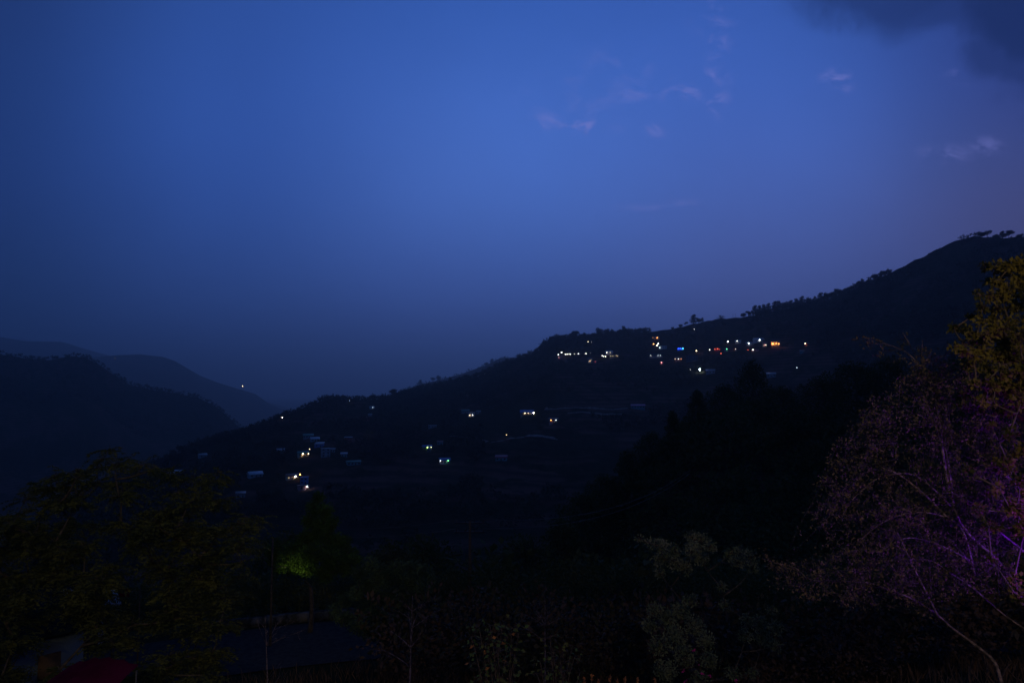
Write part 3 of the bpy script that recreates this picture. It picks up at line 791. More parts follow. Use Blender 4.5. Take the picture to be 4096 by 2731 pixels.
house('pale shed roof glimpsed between the dark midground trees', 3085, 1506, 34, 1, GW, OT, 'shed')
house('small teal roof below the right end of the upper village', 3208, 1412, 16, 1, TW, OT, 'shed')

G = 'white lamps strung along the road of the upper village'
for px, py, st, lab in [
    (2233, 1418, 15, 'leftmost white lamp of the string, just below the highest one'),
    (2247, 1409, 22, 'highest white lamp at the left end of the string'),
    (2262, 1416.5, 14, 'white lamp right of the highest one, left in a close pair'),
    (2271, 1416.5, 14, 'white lamp on the right of the close pair in the string'),
    (2281, 1416, 14, 'white lamp between the close pair and the dim lamp'),
    (2298, 1415.5, 4, 'dimmest lamp in the left half of the string'),
    (2314, 1415, 15, 'white lamp standing alone right of the dimmest one'),
    (2344, 1414, 14, 'white lamp left of the touching pair in the string'),
    (2356, 1412.5, 15, 'left lamp of the touching pair in the string'),
    (2362, 1412, 14, 'right lamp of the touching pair in the string'),
    (2371, 1415, 15, 'white lamp ending the upper part of the string'),
    (2400, 1421.5, 4, 'faint lamp starting the lower part of the string'),
    (2409, 1422.5, 12, 'first bright lamp of the lower part of the string'),
    (2415, 1425, 12, 'middle bright lamp of the lower part of the string'),
    (2422, 1425, 14, 'last bright lamp of the string, left of the porch house')]:
    street_lamp(lab, px, py, 'white', st * 1.3, .44, group=G)
for px, py, colr, st, r, lab in [
    (2352, 1366.5, 'warm', 14, .6, 'yellow lamp alone in the woods of the knoll'),
    (2366, 1366, 'white', 4, .5, 'dim whitish lamp right of the yellow lamp on the knoll'),
    (2615, 1376, 'orange', 16, .7, 'orange lamp at the left of the three by the white house'),
    (2633, 1375, 'cool', 18, .7, 'bluish white lamp over the left corner of the white two storey house'),
    (2628, 1382.5, 'warm', 14, .8, 'yellow lamp below the bluish white one by the white house'),
    (2786, 1403, 'warm', 16, .65, 'warm lamp between the blue lit house and the red shop'),
    (2804, 1391, 'orange', 3, .5, 'faint orange lamp above the warm street lamp'),
    (2826, 1405, 'white', 12, .5, 'small white lamp left of the shaded whitish lamp'),
    (2839, 1399, 'white', 8, .7, 'whitish lamp just left of the red lit shop'),
    (2884, 1414, 'red', 5, .6, 'small red lamp below the red lit shop'),
    (2911, 1366, 'cool', 20, .8, 'bright lamp leftmost of the upper right street'),
    (2949, 1363.5, 'white', 11, .5, 'white lamp over the pale walled house of the upper right street'),
    (2995, 1372.5, 'cool', 16, .75, 'white lamp by the grey roofed house of the upper right street'),
    (2992, 1400, 'red', 3, .5, 'faint reddish lamp on the lower street'),
    (3012, 1399, 'white', 13, .6, 'white lamp at the right end of the lower street'),
    (3142, 1374.5, 'cool', 14, .55, 'white lamp right of the orange glowing house'),
    (2778, 1317, 'white', 12, .55, 'lone white lamp high on the slope under the ragged pine'),
    (2762, 1477, 'white', 5, .5, 'small dim lamp left of the brightest white lamp'),
    (2800, 1477.5, 'cool', 60, 1.0, 'brightest white lamp, standing low in the upper village'),
    (3188, 1470, 'cool', 3, .5, 'tiny faint lamp among the dark trees on the right'),
    (1398, 1602, 'white', 20, .55, 'white lamp on the lower ridge beside the small pine'),
    (1129, 1669, 'white', 14, .5, 'white lamp at the low left end of the ridge'),
    (1534, 1624, 'warm', 6, .4, 'small yellowish lamp right of the glowing white cottage'),
    (1485, 1733, 'white', 22, .5, 'solitary white lamp in the dark between the hamlets'),
    (1938, 1496, 'white', 4, .5, 'faint lamp near the ridge where the bluish trees end'),
    (1200, 1896, 'orange', 26, .5, 'orange lamp over the lowest houses of the lower hamlet'),
    (1238, 1795, 'warm', 6, .35, 'dim lamp above the teal roofed house of the lower hamlet')]:
    street_lamp(lab, px, py, colr, st, r)
def far_spot(px, py, r0):
    d = Vector(ray(px, py)).normalized(); h = bvh.ray_cast(d * r0, d)
    return h[0] if h[0] is not None else d * r0
for px, py, st, lab in ((970, 1545, 9, 'lone whitish lamp far away on the hazy left mountain'), (460, 1432, 1.2, 'very faint lamp high on the hazy left mountain')):
    street_lamp(lab, px, py, 'warm', st, 1.8, p=far_spot(px, py + 3, 3600))

# farm tracks on the terraces
def track(pts_, wd):
    P = []
    for (a, b_), (c, d) in zip(pts_[:-1], pts_[1:]):
        for k in range(6): P.append(hit(a + (c - a) * k / 6, b_ + (d - b_) * k / 6))
    P = [p for i, p in enumerate(P) if i == 0 or (p - P[i - 1]).length < 90]
    m = MB(); vs = []
    for i, p in enumerate(P):
        d = P[min(i + 1, len(P) - 1)] - P[max(i - 1, 0)]; sd = Vector((-d.y, d.x, 0)).normalized() * wd / 2
        for q_ in (p - sd, p + sd): vs.append((q_.x, q_.y, max(hgt(q_.x, q_.y), p.z) + .25))
    m.add(vs, [(2 * i, 2 * i + 2, 2 * i + 3, 2 * i + 1) for i in range(len(P) - 1)]); return m
for pts_ in ([(1960, 1773), (2010, 1762), (2040, 1757), (2110, 1745), (2180, 1748), (2240, 1762)], [(2270, 1655), (2330, 1650), (2420, 1662), (2500, 1658)], [(1800, 1745), (1900, 1752), (1960, 1773)], [(2180, 1640), (2300, 1632), (2450, 1640), (2525, 1634)]):
    tag(track(pts_, 4.5).build('path', M['path_earth']), kind='structure')
street_lamp('tiny warm lamp lighting a patch of grass beside the farm track', 2026, 1743, 'warm', 5, .35, p=hit(2026, 1752), h=4)

# power poles on the skyline
pp = None
for px, lab in ((2932, 'thin skyline power pole, left one of two beside the leafless dome tree'), (2941, 'thin skyline power pole, right one of two beside the leafless dome tree')):
    p = ridge_pos(px, 1269)
    if pp is None:
        pp = thing('power_pole', lab, 'pole', p)
        m = MB(); m.tube([(0, 0, -1), (0, 0, 9.5)], [.22, .15], 5); m.build('pole', M['wood'], pp)
        m = MB(); m.box(0, 0, 8.8, 2.6, .14, .2); m.build('crossarm', M['wood'], pp)
    else: copy_tree(pp, p, 0.1, label=lab)
    
# ------------------------------------------------------------------ woods on the hills (nobody could count them)
SA = np.array(SITES)
def wood(name, az0, az1, R0, R1, count, hmin, hmax, leaf, nl, dens=None, mat_='far_leaf', keep=None):
    m = MB(); n_ = 0
    base = []
    for v in range(5):
        c = MB()
        for k in range(4 if v % 2 else 5):
            cc = unit(1)[0] * np.array([.20, .20, .16]) + np.array([0, 0, .58])
            cloud(c, cc, (.24, .24, .22), max(4, nl // 5), leaf)
        base.append(np.concatenate(c.v))
    az = rng.uniform(az0, az1, count); R = np.sqrt(rng.uniform(R0 ** 2, R1 ** 2, count))
    if callable(keep): k = keep(az, R); az, R = az[k], R[k]
    x = R * np.sin(az); y = R * np.cos(az); z = height(az, R)
    h = rng.uniform(hmin, hmax, len(az)); th = rng.uniform(0, 6.28, len(az))
    for i in range(len(az)):
        if len(SA) and np.min((SA[:, 0] - x[i]) ** 2 + (SA[:, 1] - y[i]) ** 2 - 0) < 22 ** 2 and R0 > 300: continue
        if R0 > 300 and len(SA):               # keep the houses' fronts open towards the valley
            dx = SA[:, 0] - x[i]; dy = SA[:, 1] - y[i]
            if np.any((np.abs(np.arctan2(SA[:, 0], SA[:, 1]) - az[i]) < 13 / R[i]) & (dy > 0) & (dy < 60)): continue
        b_ = base[i % 5]; c, s_ = math.cos(th[i]), math.sin(th[i])
        v = np.stack([b_[:, 0] * c - b_[:, 1] * s_, b_[:, 0] * s_ + b_[:, 1] * c, b_[:, 2]], 1) * h[i] + np.array([x[i], y[i], z[i]])
        m.addq(v, np.arange(len(v)).reshape(-1, 4))
    o = m.build(name, M[mat_]); tag(o, kind='stuff'); return o
#
def open_slope(az, R):
    x = R * np.sin(az); y = R * np.cos(az); rr = np.interp(az, *RR)
    d = fbm(x / 90 + 40, y / 90, 3)
    fields = (az > -.04) & (az < .30) & (R > 480) & (R < 1050)
    bald = (az > .24) & (R > rr - 170) & (az < .33)
    bald2 = (az > .515) & (R > rr - 260) & (az < .60)
    topr = R > rr - 45
    skyedge = topr & ((az < -.30) | (az > .20)) & ~((az > .345) & (az < .505))
    return np.where(fields, d > .07, d > -.10) & ~((bald | bald2) & (d < .12)) & ~(skyedge & (d < .02)) & ~((R > rr - 25) & (az > .2) & ~((az > .345) & (az < .505)))
o = wood('hillside_wood', -.60, .66, 430, 1500, 24000, 7, 13, .24, 30, keep=lambda a, r: open_slope(a, r) & (r < np.interp(a, *RR) + 15))
o['label'] = 'dark woods covering the village hill'
def band(a0, a1): return lambda a, r: (a > a0) & (a < a1) & (r > np.interp(a, *RR) - 42) & (r < np.interp(a, *RR) + 8)
o = wood('skyline_wood', .335, .51, 1150, 1480, 2600, 6, 11, .22, 34, keep=band(.335, .51)); o['label'] = 'dense low woods under the skyline pine row'
o = wood('knoll_wood', .04, .20, 1250, 1520, 2600, 7, 13, .22, 34, keep=band(.04, .20)); o['label'] = 'dense woods on top of the upper village knoll'
o = wood('summit_wood', .57, .75, 1100, 1260, 900, 4, 8, .22, 34, keep=band(.585, .74)); o['label'] = 'low woods on the summit at the right'
o = wood('lower_ridge_wood', -.42, .04, 1000, 1530, 3400, 4, 9, .22, 30, keep=band(-.42, .04)); o['label'] = 'ragged woods along the lower ridge'
o = wood('far_wood', -.80, -.30, 2500, 2930, 3600, 10, 17, .3, 16); o['label'] = 'woods on the hazy mountain at the left'
o = wood('ridge_wood', -.20, .01, 3080, 3320, 700, 9, 15, .28, 16); o['label'] = 'hazy woods along the second ridge'

# ------------------------------------------------------------------ foreground trees
def bez(a, b, bend, n_=6):
    a, b = Vector(a), Vector(b); m = (a + b) / 2 + Vector(bend)
    return [(a * (1 - t) ** 2 + m * 2 * t * (1 - t) + b * t * t) for t in [i / (n_ - 1) for i in range(n_)]]
def frond(mb, p, d, L, ll):                     # compound leaf: paired leaflets along a drooping stalk
    d = Vector(d).normalized(); npair = 6
    side = d.cross(Vector((0, 0, 1)))
    side = side.normalized() if side.length > .01 else Vector((1, 0, 0))
    P = []; D = []
    for i in range(npair):
        t = (i + 1) / npair
        q_ = p + d * L * t + Vector((0, 0, -.35 * L * t * t))
        for s_ in (-1, 1):
            P.append(q_); D.append(side * s_ + d * .55 + Vector((0, 0, -.3)))
    P.append(q_); D.append(d + Vector((0, 0, -.7)))
    mb.leaves(np.array([tuple(v) for v in P]), np.array([tuple(v) for v in D]) + rng.normal(size=(len(P), 3)) * .18, ll, ll * .36)
def clump_tree(name, label, base, D, clumps, style, leafmat, nleaf, leaf, barkmat='bark', trunk_r=.2, depth=1.5, fork=.35, cat='tree', group=None, flower=None, twigs=6):
    """base = (px, D) where the trunk stands; clumps = [(px, py, radius px, weight)]"""
    bx = at(base[0], 2400, base[1]); bz = hgt(bx.x, bx.y); B = Vector((bx.x, bx.y, bz - .3))
    t = thing(name, label, cat, B, 0, group)
    tr = MB(); cr = MB()
    cs = []
    for c in clumps:
        px, py, rp = c[:3]; wgt = c[3] if len(c) > 3 else 1.0
        Dc = D + random.uniform(-depth, depth)
        cs.append((at(px, py, Dc) - B, rp * Dc / F, wgt))
    mean = sum((c[0] for c in cs), Vector()) / len(cs)
    fz = min(c[0].z for c in cs) * .5 + mean.z * fork * .5
    F0 = Vector((mean.x * .35, mean.y * .35, max(.6, fz)))
    tp = bez((0, 0, 0), F0, (random.uniform(-.3, .3), 0, 0)); 
    tr.tube(tp, [trunk_r * (1.25 - .55 * i / 5) for i in range(6)], 8)
    nodes = [F0]
    cs2 = sorted(cs, key=lambda c: (c[0] - F0).length)
    for c, r, wgt in cs2:
        src = min(nodes, key=lambda q_: (q_ - c).length * (1.0 if q_.z < c.z else 1.6) + (q_ - F0).length * .15)
        L = (c - src).length
        rr0 = max(.018, trunk_r * .55 * min(1, L / 5))
        pth = bez(src, c, (random.uniform(-.1, .1) * L, random.uniform(-.1, .1) * L, -.08 * L))
        tr.tube(pth, [rr0 * (1 - .72 * i / 5) for i in range(6)], 5)
        nodes += [pth[3], pth[5]]
        area = max(1, int(nleaf * wgt * r * r))
        for k in range(twigs):
            e = c + Vector(unit(1)[0]) * r * .85
            tr.tube([c - (c - src).normalized() * r * .4 * random.random(), (c + e) / 2 + Vector((0, 0, .06 * r)), e], [.018, .012, .005], 3)
        if style == 'frond':
            nf = max(3, area // 13)
            for k in range(nf):
                d = Vector(unit(1)[0]); d.z *= .55; d.normalize()
                p = c + Vector((d.x * r, d.y * r, d.z * r * .6)) * random.random() ** .6
                dd = Vector((d.x, d.y, d.z * .4 + .12))
                frond(cr, p - dd * .1, dd, leaf * random.uniform(3.0, 4.6), leaf * random.uniform(.8, 1.2))
        else:
            d = unit(area); rad = rng.random(area)[:, None] ** .5
            P = np.array(c) + d * rad * r * np.array([1, 1, .85])
            cr.leaves(P, d * .5 + unit(area) + np.array([0, 0, .1 if style == 'up' else -.25]), leaf * rng.uniform(.6, 1.3, area), leaf * rng.uniform(.3, .55, area) * (1.5 if style == 'broad' else 1))
    tr.build('trunk', M[barkmat], t); cr.build('crown', M[leafmat], t)
    if flower:
        m = MB(); k = 0
        for px, py, sz in flower[1]:
            p = at(px, py, D - depth) - B
            m.leaves(np.repeat(np.array([tuple(p)]), 5, 0), unit(5), sz, sz * .7)
        m.build(flower[0], M[flower[2]], t)
    return t
def inside(poly, x, y):
    r = False; j = len(poly) - 1
    for i in range(len(poly)):
        if (poly[i][1] > y) != (poly[j][1] > y) and x < (poly[j][0] - poly[i][0]) * (y - poly[i][1]) / (poly[j][1] - poly[i][1]) + poly[i][0]: r = not r
        j = i
    return r
def fill(poly, n_, r0, r1, keep=None):
    xs = [p[0] for p in poly]; ys = [p[1] for p in poly]; out_ = []
    while len(out_) < n_:
        x, y = random.uniform(min(xs), max(xs)), random.uniform(min(ys), max(ys))
        if inside(poly, x, y) and (keep is None or keep(x, y)): out_.append((x, y, random.uniform(r0, r1)))
    return out_
# big feathery tree, left
LP = [(-260, 2150), (0, 2110), (70, 2070), (150, 1990), (250, 1910), (380, 1910), (430, 1850), (520, 1870), (600, 1890), (700, 1930), (800, 1970), (880, 1960), (870, 2040),
      (930, 2110), (1010, 2110), (960, 2220), (940, 2340), (880, 2480), (820, 2800), (-260, 2800)]
lc = [(440, 1800, 26), (412, 1838, 26), (475, 1850, 34), (520, 1835, 22), (385, 1870, 24), (565, 1858, 30), (610, 1880, 30), (655, 1895, 38), (700, 1910, 34), (770, 1915, 30), (260, 1895, 34), (310, 1890, 30),
      (215, 1910, 30), (150, 1945, 30), (190, 1960, 40), (100, 2000, 30), (40, 2065, 38), (0, 2080, 40), (868, 1890, 26), (848, 1915, 30), (885, 1925, 26), (830, 1940, 24), (900, 2000, 28), (860, 2020, 34), (985, 2065, 26),
      (1030, 2085, 26), (960, 2095, 34), (1010, 2110, 30), (980, 2150, 34), (935, 2180, 40), (965, 2250, 30), (955, 2310, 30), (400, 1930, 40), (500, 1930, 50)]
clump_tree('feathery_tree', 'large feathery-leaved tree filling the lower left corner', (430, 31), 30, lc + fill(LP, 150, 34, 62), 'frond', 'left_leaf', 2000, .17, trunk_r=.34, depth=2.6)
# pointed dark tree with a lamp-lit green skirt
pc = [(1275, 1985, 24), (1262, 2030, 36), (1300, 2040, 34), (1240, 2080, 34), (1290, 2100, 44), (1330, 2090, 30), (1250, 2140, 44), (1320, 2160, 46), (1215, 2160, 34), (1370, 2170, 36), (1180, 2190, 36), (1130, 2220, 40), (1400, 2215, 34),
      (1090, 2235, 26), (1240, 2215, 50), (1330, 2225, 50), (1170, 2260, 40), (1380, 2270, 36), (1230, 2270, 40), (1300, 2290, 44), (1120, 2265, 30), (1085, 2200, 28), (1150, 2230, 40), (1200, 2250, 40), (1105, 2180, 24), (1420, 2240, 30)]
clump_tree('pointed_tree', 'dark pointed tree whose lowest left leaves glow green from a lamp', (1240, 46), 45, pc, 'leafy', 'green_leaf', 1300, .22, trunk_r=.16, depth=1.6)
# bushy tree right of it
bc = [(1480, 2255, 36), (1520, 2275, 34), (1440, 2290, 34), (1590, 2270, 32), (1650, 2268, 34), (1700, 2280, 28), (1720, 2310, 24), (1560, 2310, 50), (1640, 2320, 50), (1480, 2330, 50), (1430, 2370, 36), (1380, 2400, 34),
      (1540, 2380, 54), (1620, 2390, 50), (1460, 2430, 40), (1340, 2430, 26), (1690, 2360, 36), (1500, 2460, 46), (1580, 2460, 40), (1430, 2500, 40), (1380, 2470, 36), (1540, 2520, 44), (1640, 2470, 44), (1480, 2530, 36), (1350, 2460, 26)]
clump_tree('bushy_tree', 'rounded bushy tree behind the bare tree in the lower middle', (1540, 38), 37, bc, 'leafy', 'bush_leaf', 1700, .16, trunk_r=.16, depth=1.4)
# twisted thicket tree, lower centre right
kc = [(2560, 2155, 16, .7), (2610, 2170, 26), (2650, 2185, 34), (2700, 2200, 32), (2640, 2230, 34), (2700, 2250, 36), (2765, 2150, 34), (2810, 2160, 34), (2840, 2185, 28), (2770, 2200, 40), (2800, 2230, 34), (2745, 2270, 34),
      (2920, 2215, 26), (2960, 2210, 30), (3000, 2230, 34), (3010, 2270, 28), (2950, 2250, 28), (2885, 2345, 22), (2640, 2290, 22),
      (2620, 2440, 34), (2670, 2470, 42), (2600, 2500, 34), (2720, 2440, 40), (2760, 2400, 30), (2700, 2540, 46), (2780, 2500, 44), (2820, 2560, 40), (2640, 2580, 44), (2740, 2620, 50), (2840, 2640, 40), (2660, 2680, 50), (2900, 2420, 26),
      (2990, 2480, 30), (3040, 2490, 36), (3090, 2440, 22), (3105, 2510, 30), (3050, 2550, 36), (3100, 2580, 26), (2980, 2540, 30), (2930, 2690, 30), (2800, 2720, 40), (3010, 2690, 24)]
clump_tree('thicket_tree', 'twisted multi-stemmed tree with tufts of small leaves, lower right of the middle', (2860, 22), 21.5, kc, 'up', 'grey_leaf', 3000, .10, trunk_r=.13, depth=.9, fork=.2,
           flower=('flowers', [(2775, 2600, .07), (2735, 2685, .08), (2810, 2690, .08), (2840, 2700, .07), (2945, 2722, .07), (2740, 2722, .09), (2795, 2655, .05)], 'pink_petal'))
# broad leaved saplings at the bottom
def sapling(name, label, base_px, D, tips, leaf=.16, dead=.07):
    bx = at(base_px, 2400, D); B = Vector((bx.x, bx.y, hgt(bx.x, bx.y) - .1))
    t = thing(name, label, 'shrub', B); st = MB(); lf = MB(); dl = MB()
    for px, py in tips:
        e = at(px, py, D + random.uniform(-.4, .4)) - B
        pth = bez((random.uniform(-.12, .12), random.uniform(-.1, .1), 0), e, (random.uniform(-.25, .25) - e.x * .15, 0, e.z * .1), 9)
        st.tube(pth, [.035 * (1 - .8 * i / 8) for i in range(9)], 5)
        for i in range(4, 9):
            for k in range(5):
                d = Vector(unit(1)[0]); d.z = abs(d.z) * .3 - .1; d.normalize(); q_ = pth[i] + d * .05
                tip = q_ + d * random.uniform(.05, .22)
                st.tube([pth[i], tip], [.006, .004], 3)
                (dl if random.random() < dead else lf).leaves([tuple(tip)], [(d.x, d.y, d.z - .45)], leaf * random.uniform(.6, 1.2), leaf * random.uniform(.5, .85))
    st.build('stem', M['bark'], t); lf.build('foliage', M['broad_leaf'], t)
    if dl.n: dl.build('dead_leaves', M['dead_leaf'], t)
sapling('broad_leaved_shrub', 'young shrub with broad leaves, some turned orange, at the bottom middle', 1990, 19, [(1885, 2545), (1915, 2505), (1960, 2500), (1990, 2530), (2010, 2500), (2045, 2510), (2075, 2535), (1900, 2590), (1940, 2570), (2030, 2590), (2060, 2620), (1930, 2640), (1990, 2610)])
sapling('broad_leaved_shrub', 'loose dim shrub right of the orange-leaved one at the bottom', 2230, 19, [(2200, 2545), (2210, 2590), (2290, 2580), (2300, 2620), (2240, 2620), (2160, 2640), (2190, 2670), (2260, 2680), (2150, 2700), (2320, 2690)], .13, 0)
# bare trees
def bare_tree(label, base_px, D, tips, r=.05, name='bare_tree', m='pale_bark', sub=7, cat='tree'):
    bx = at(base_px, 2400, D); B = Vector((bx.x, bx.y, hgt(bx.x, bx.y) - .2))
    t = thing(name, label, cat, B); tr = MB()
    nodes = [(Vector((0, 0, 0)), r)]
    for px, py, d in tips:
        e = at(px, py, D + d) - B
        cand = min(nodes, key=lambda q_: (q_[0] - e).length * (1 if q_[0].z < e.z - .3 else 3))
        src, r0 = cand
        pth = bez(src, e, ((e.x - src.x) * -.12, random.uniform(-.2, .2), (e.z - src.z) * .1), 8)
        tr.tube(pth, [max(.004, r0 * (1 - .85 * i / 7)) for i in range(8)], 5)
        for i in range(2, 7): nodes.append((pth[i], r0 * (1 - .85 * i / 7) * .8))
        L = (e - src).length
        for k in range(sub):
            i = random.randint(2, 6); dv = (pth[i + 1] - pth[i]).normalized() + Vector(unit(1)[0]) * .8; dv.z = abs(dv.z)
            q1 = pth[i] + dv * L * random.uniform(.06, .16)
            tr.tube([pth[i], q1, q1 + (dv + Vector(unit(1)[0]) * .5) * L * .07], [.009, .006, .003], 3)
    tr.build('branches', M[m], t)
bare_tree('leafless grey tree with thin upright branches in front of the rounded bushy tree', 1640, 25, [(1650, 2380, 0), (1740, 2392, .3), (1600, 2400, -.4), (1690, 2420, .5), (1560, 2520, .2), (1510, 2590, 0), (1720, 2470, -.3), (1630, 2450, .6), (1580, 2440, .3), (1780, 2430, .4), (1700, 2530, -.2), (1555, 2470, -.5)], .06)
bare_tree('small leafless shrub standing against the dark road on the left', 1085, 25, [(1060, 2460, 0), (1120, 2480, .3), (1175, 2490, -.2), (1215, 2520, .2), (1070, 2520, -.3), (1140, 2540, .3), (1030, 2480, .1), (1200, 2560, 0)], .035, 'bare_shrub', cat='shrub')
bare_tree('faint leafless tree in the dark between the orange-leaved shrub and the thicket', 2180, 27, [(2180, 2390, 0), (2120, 2410, .3), (2240, 2400, -.3), (2200, 2440, .2), (2150, 2450, 0), (2080, 2450, .3), (2270, 2460, .1), (2060, 2490, 0)], .05)

# arching shrub with purple-lit branches, right
B0 = at(4020, 2700, 12.8); B = Vector((B0.x, B0.y, hgt(B0.x, B0.y) - .2))
arch = thing('arching_tree', 'sprawling thin-leaved tree with arching branches lit purple, lower right', 'tree', B)
tr = MB(); lf = MB(); tw = MB()
CUR = [  # photo positions, start depth, end depth, start radius
 ([(4020, 2790), (3985, 2660), (3930, 2600), (3815, 2515), (3740, 2450), (3640, 2390), (3560, 2360), (3480, 2330), (3400, 2325)], 12.8, 13.4, .052),
 ([(3755, 2470), (3700, 2360), (3650, 2260), (3610, 2170), (3590, 2130)], 13.0, 12.6, .035),
 ([(4060, 2850), (4260, 2750), (4230, 2560), (4110, 2390), (3990, 2240), (3880, 2140), (3820, 2040), (3800, 1900), (3780, 1790), (3760, 1730), (3710, 1680), (3650, 1650), (3600, 1645), (3540, 1665), (3480, 1700)], 12.8, 13.8, .05),
 ([(3795, 1960), (3770, 1800), (3760, 1690), (3730, 1560), (3690, 1490), (3660, 1440), (3610, 1400), (3530, 1370)], 13.2, 13.9, .045),
 ([(4060, 2850), (4280, 2700), (4260, 2400), (4190, 2180), (4090, 1970), (4000, 1880), (3900, 1800), (3850, 1755), (3780, 1710), (3690, 1690)], 12.8, 13.2, .042),
 ([(4200, 2300), (4090, 2200), (3990, 2120), (3950, 2070), (3900, 2020), (3850, 1990), (3790, 1970), (3700, 1980)], 12.7, 12.9, .035),
 ([(3800, 2080), (3700, 1980), (3600, 1900), (3530, 1870), (3500, 1830), (3470, 1815), (3420, 1825), (3340, 1860)], 13.1, 13.6, .035),
 ([(3800, 2020), (3660, 1900), (3520, 1910), (3450, 1960), (3400, 2010), (3360, 2080)], 13.1, 13.4, .03),
 ([(3480, 2330), (3300, 2320), (3230, 2330), (3170, 2370)], 13.3, 13.6, .02),
 ([(3400, 2325), (3250, 2320), (3180, 2270), (3100, 2250), (3050, 2230)], 13.4, 13.8, .02),
 ([(3760, 1700), (3730, 1590), (3740, 1520), (3780, 1450), (3790, 1360)], 13.5, 13.9, .014),
 ([(3720, 1540), (3690, 1450), (3690, 1360)], 13.6, 13.8, .01), ([(3690, 1490), (3640, 1380), (3610, 1330)], 13.7, 13.9, .01),
 ([(3880, 2240), (3760, 2180), (3640, 2150), (3560, 2180), (3480, 2240)], 12.9, 13.0, .03),
 ([(3900, 2300), (3850, 2120), (3760, 2060), (3640, 2050), (3530, 2090), (3440, 2160)], 12.9, 13.1, .03),
 ([(4170, 2560), (4020, 2460), (3890, 2350), (3800, 2290), (3720, 2240), (3600, 2240)], 12.8, 12.7, .03)]
nodes = []
for pts, d0, d1, r0 in CUR:
    nP = len(pts); W_ = [at(px, py, d0 + (d1 - d0) * i / (nP - 1)) - B for i, (px, py) in enumerate(pts)]
    fine_ = []
    for i in range(nP - 1):                    # Catmull-Rom
        p0, p1, p2, p3 = W_[max(0, i - 1)], W_[i], W_[i + 1], W_[min(nP - 1, i + 2)]
        for k in range(5):
            t_ = k / 5
            fine_.append(.5 * ((2 * p1) + (p2 - p0) * t_ + (2 * p0 - 5 * p1 + 4 * p2 - p3) * t_ ** 2 + (3 * p1 - p0 - 3 * p2 + p3) * t_ ** 3))
    fine_.append(W_[-1])
    r0 *= .62; m_ = len(fine_); tr.tube(fine_, [max(.006, r0 * (1 - .85 * i / (m_ - 1))) for i in range(m_)], 6)
    nodes += fine_[m_ // 4:]
# hanging and reaching twigs with small leaves
AP = [(3230, 2060), (3260, 1960), (3330, 1800), (3440, 1640), (3560, 1530), (3640, 1440), (3800, 1420), (3900, 1500), (4100, 1560), (4100, 2400), (3900, 2380), (3700, 2420), (3500, 2440), (3300, 2420), (3080, 2350), (3060, 2220), (3200, 2240), (3330, 2260), (3300, 2120)]
def leaf_twig(p, e, sag, nl, rad=.007, lsize=.07):
    pth = bez(p, e, (0, 0, sag), 7); tw.tube(pth, [max(.0025, rad * (1 - .8 * i / 6)) for i in range(7)], 3)
    i_ = rng.integers(1, 7, nl); P = np.array([tuple(pth[k]) for k in i_]) + rng.normal(size=(nl, 3)) * .045
    lf.leaves(P, unit(nl) + np.array([-.2, 0, -.1]), lsize * rng.uniform(.5, 1.2, nl), lsize * rng.uniform(.3, .6, nl))
for x, y, _ in fill(AP, 1150, 1, 2):
    e = at(x, y, random.uniform(12.2, 14.3)) - B
    s_ = min(random.sample(nodes, 24), key=lambda q_: (q_ - e).length + (0 if q_.x > e.x else .6))
    if (s_ - e).length > 1.1: s_ = e + (s_ - e).normalized() * 1.1; s_ = min(nodes, key=lambda q_: (q_ - s_).length)
    nodes.append(e); leaf_twig(s_, e, random.uniform(-.05, .22), 19, rad=.0045, lsize=.07)
for tip, frm in (((3425, 1362), (3530, 1370)), ((3500, 1420), (3610, 1400)), ((3470, 1385), (3560, 1385)), ((3620, 1350), (3610, 1400)), ((3560, 1450), (3660, 1440)), ((3980, 1340), (3700, 1460))) :
    leaf_twig(at(*frm, 13.8) - B, at(*tip, 13.9) - B, .1, 34)
tr.build('branches', M['pale_bark'], arch); tw.build('twigs', M['dark_twig'], arch); lf.build('foliage', M['small_leaf'], arch)
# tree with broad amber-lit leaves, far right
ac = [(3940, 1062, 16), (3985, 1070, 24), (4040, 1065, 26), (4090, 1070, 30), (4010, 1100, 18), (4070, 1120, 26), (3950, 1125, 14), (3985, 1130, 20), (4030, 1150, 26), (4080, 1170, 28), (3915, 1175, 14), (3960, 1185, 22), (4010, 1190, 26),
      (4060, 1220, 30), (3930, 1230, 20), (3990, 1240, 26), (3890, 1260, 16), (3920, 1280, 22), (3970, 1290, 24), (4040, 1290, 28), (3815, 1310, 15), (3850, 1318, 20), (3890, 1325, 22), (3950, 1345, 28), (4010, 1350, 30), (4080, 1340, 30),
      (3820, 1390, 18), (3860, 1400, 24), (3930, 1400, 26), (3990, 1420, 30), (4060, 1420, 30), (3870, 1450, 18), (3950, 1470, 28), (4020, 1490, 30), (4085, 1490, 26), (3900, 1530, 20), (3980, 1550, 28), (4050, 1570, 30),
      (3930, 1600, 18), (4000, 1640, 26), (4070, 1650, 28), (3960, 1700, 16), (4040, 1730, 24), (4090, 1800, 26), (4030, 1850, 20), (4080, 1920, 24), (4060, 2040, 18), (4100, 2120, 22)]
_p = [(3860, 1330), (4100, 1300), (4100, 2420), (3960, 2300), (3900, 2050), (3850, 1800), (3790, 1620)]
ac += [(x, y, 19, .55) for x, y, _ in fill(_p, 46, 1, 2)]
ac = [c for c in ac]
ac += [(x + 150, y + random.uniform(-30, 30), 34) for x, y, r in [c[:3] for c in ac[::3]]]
clump_tree('amber_lit_tree', 'leafy tree lit amber from below at the right edge', (4420, 12.6), 12.2, [(c[0], c[1], c[2] * 1.25, c[3] if len(c) > 3 else 1.0) for c in ac], 'broad', 'amber_leaf', 4200, .085, trunk_r=.2, depth=.8, twigs=5)

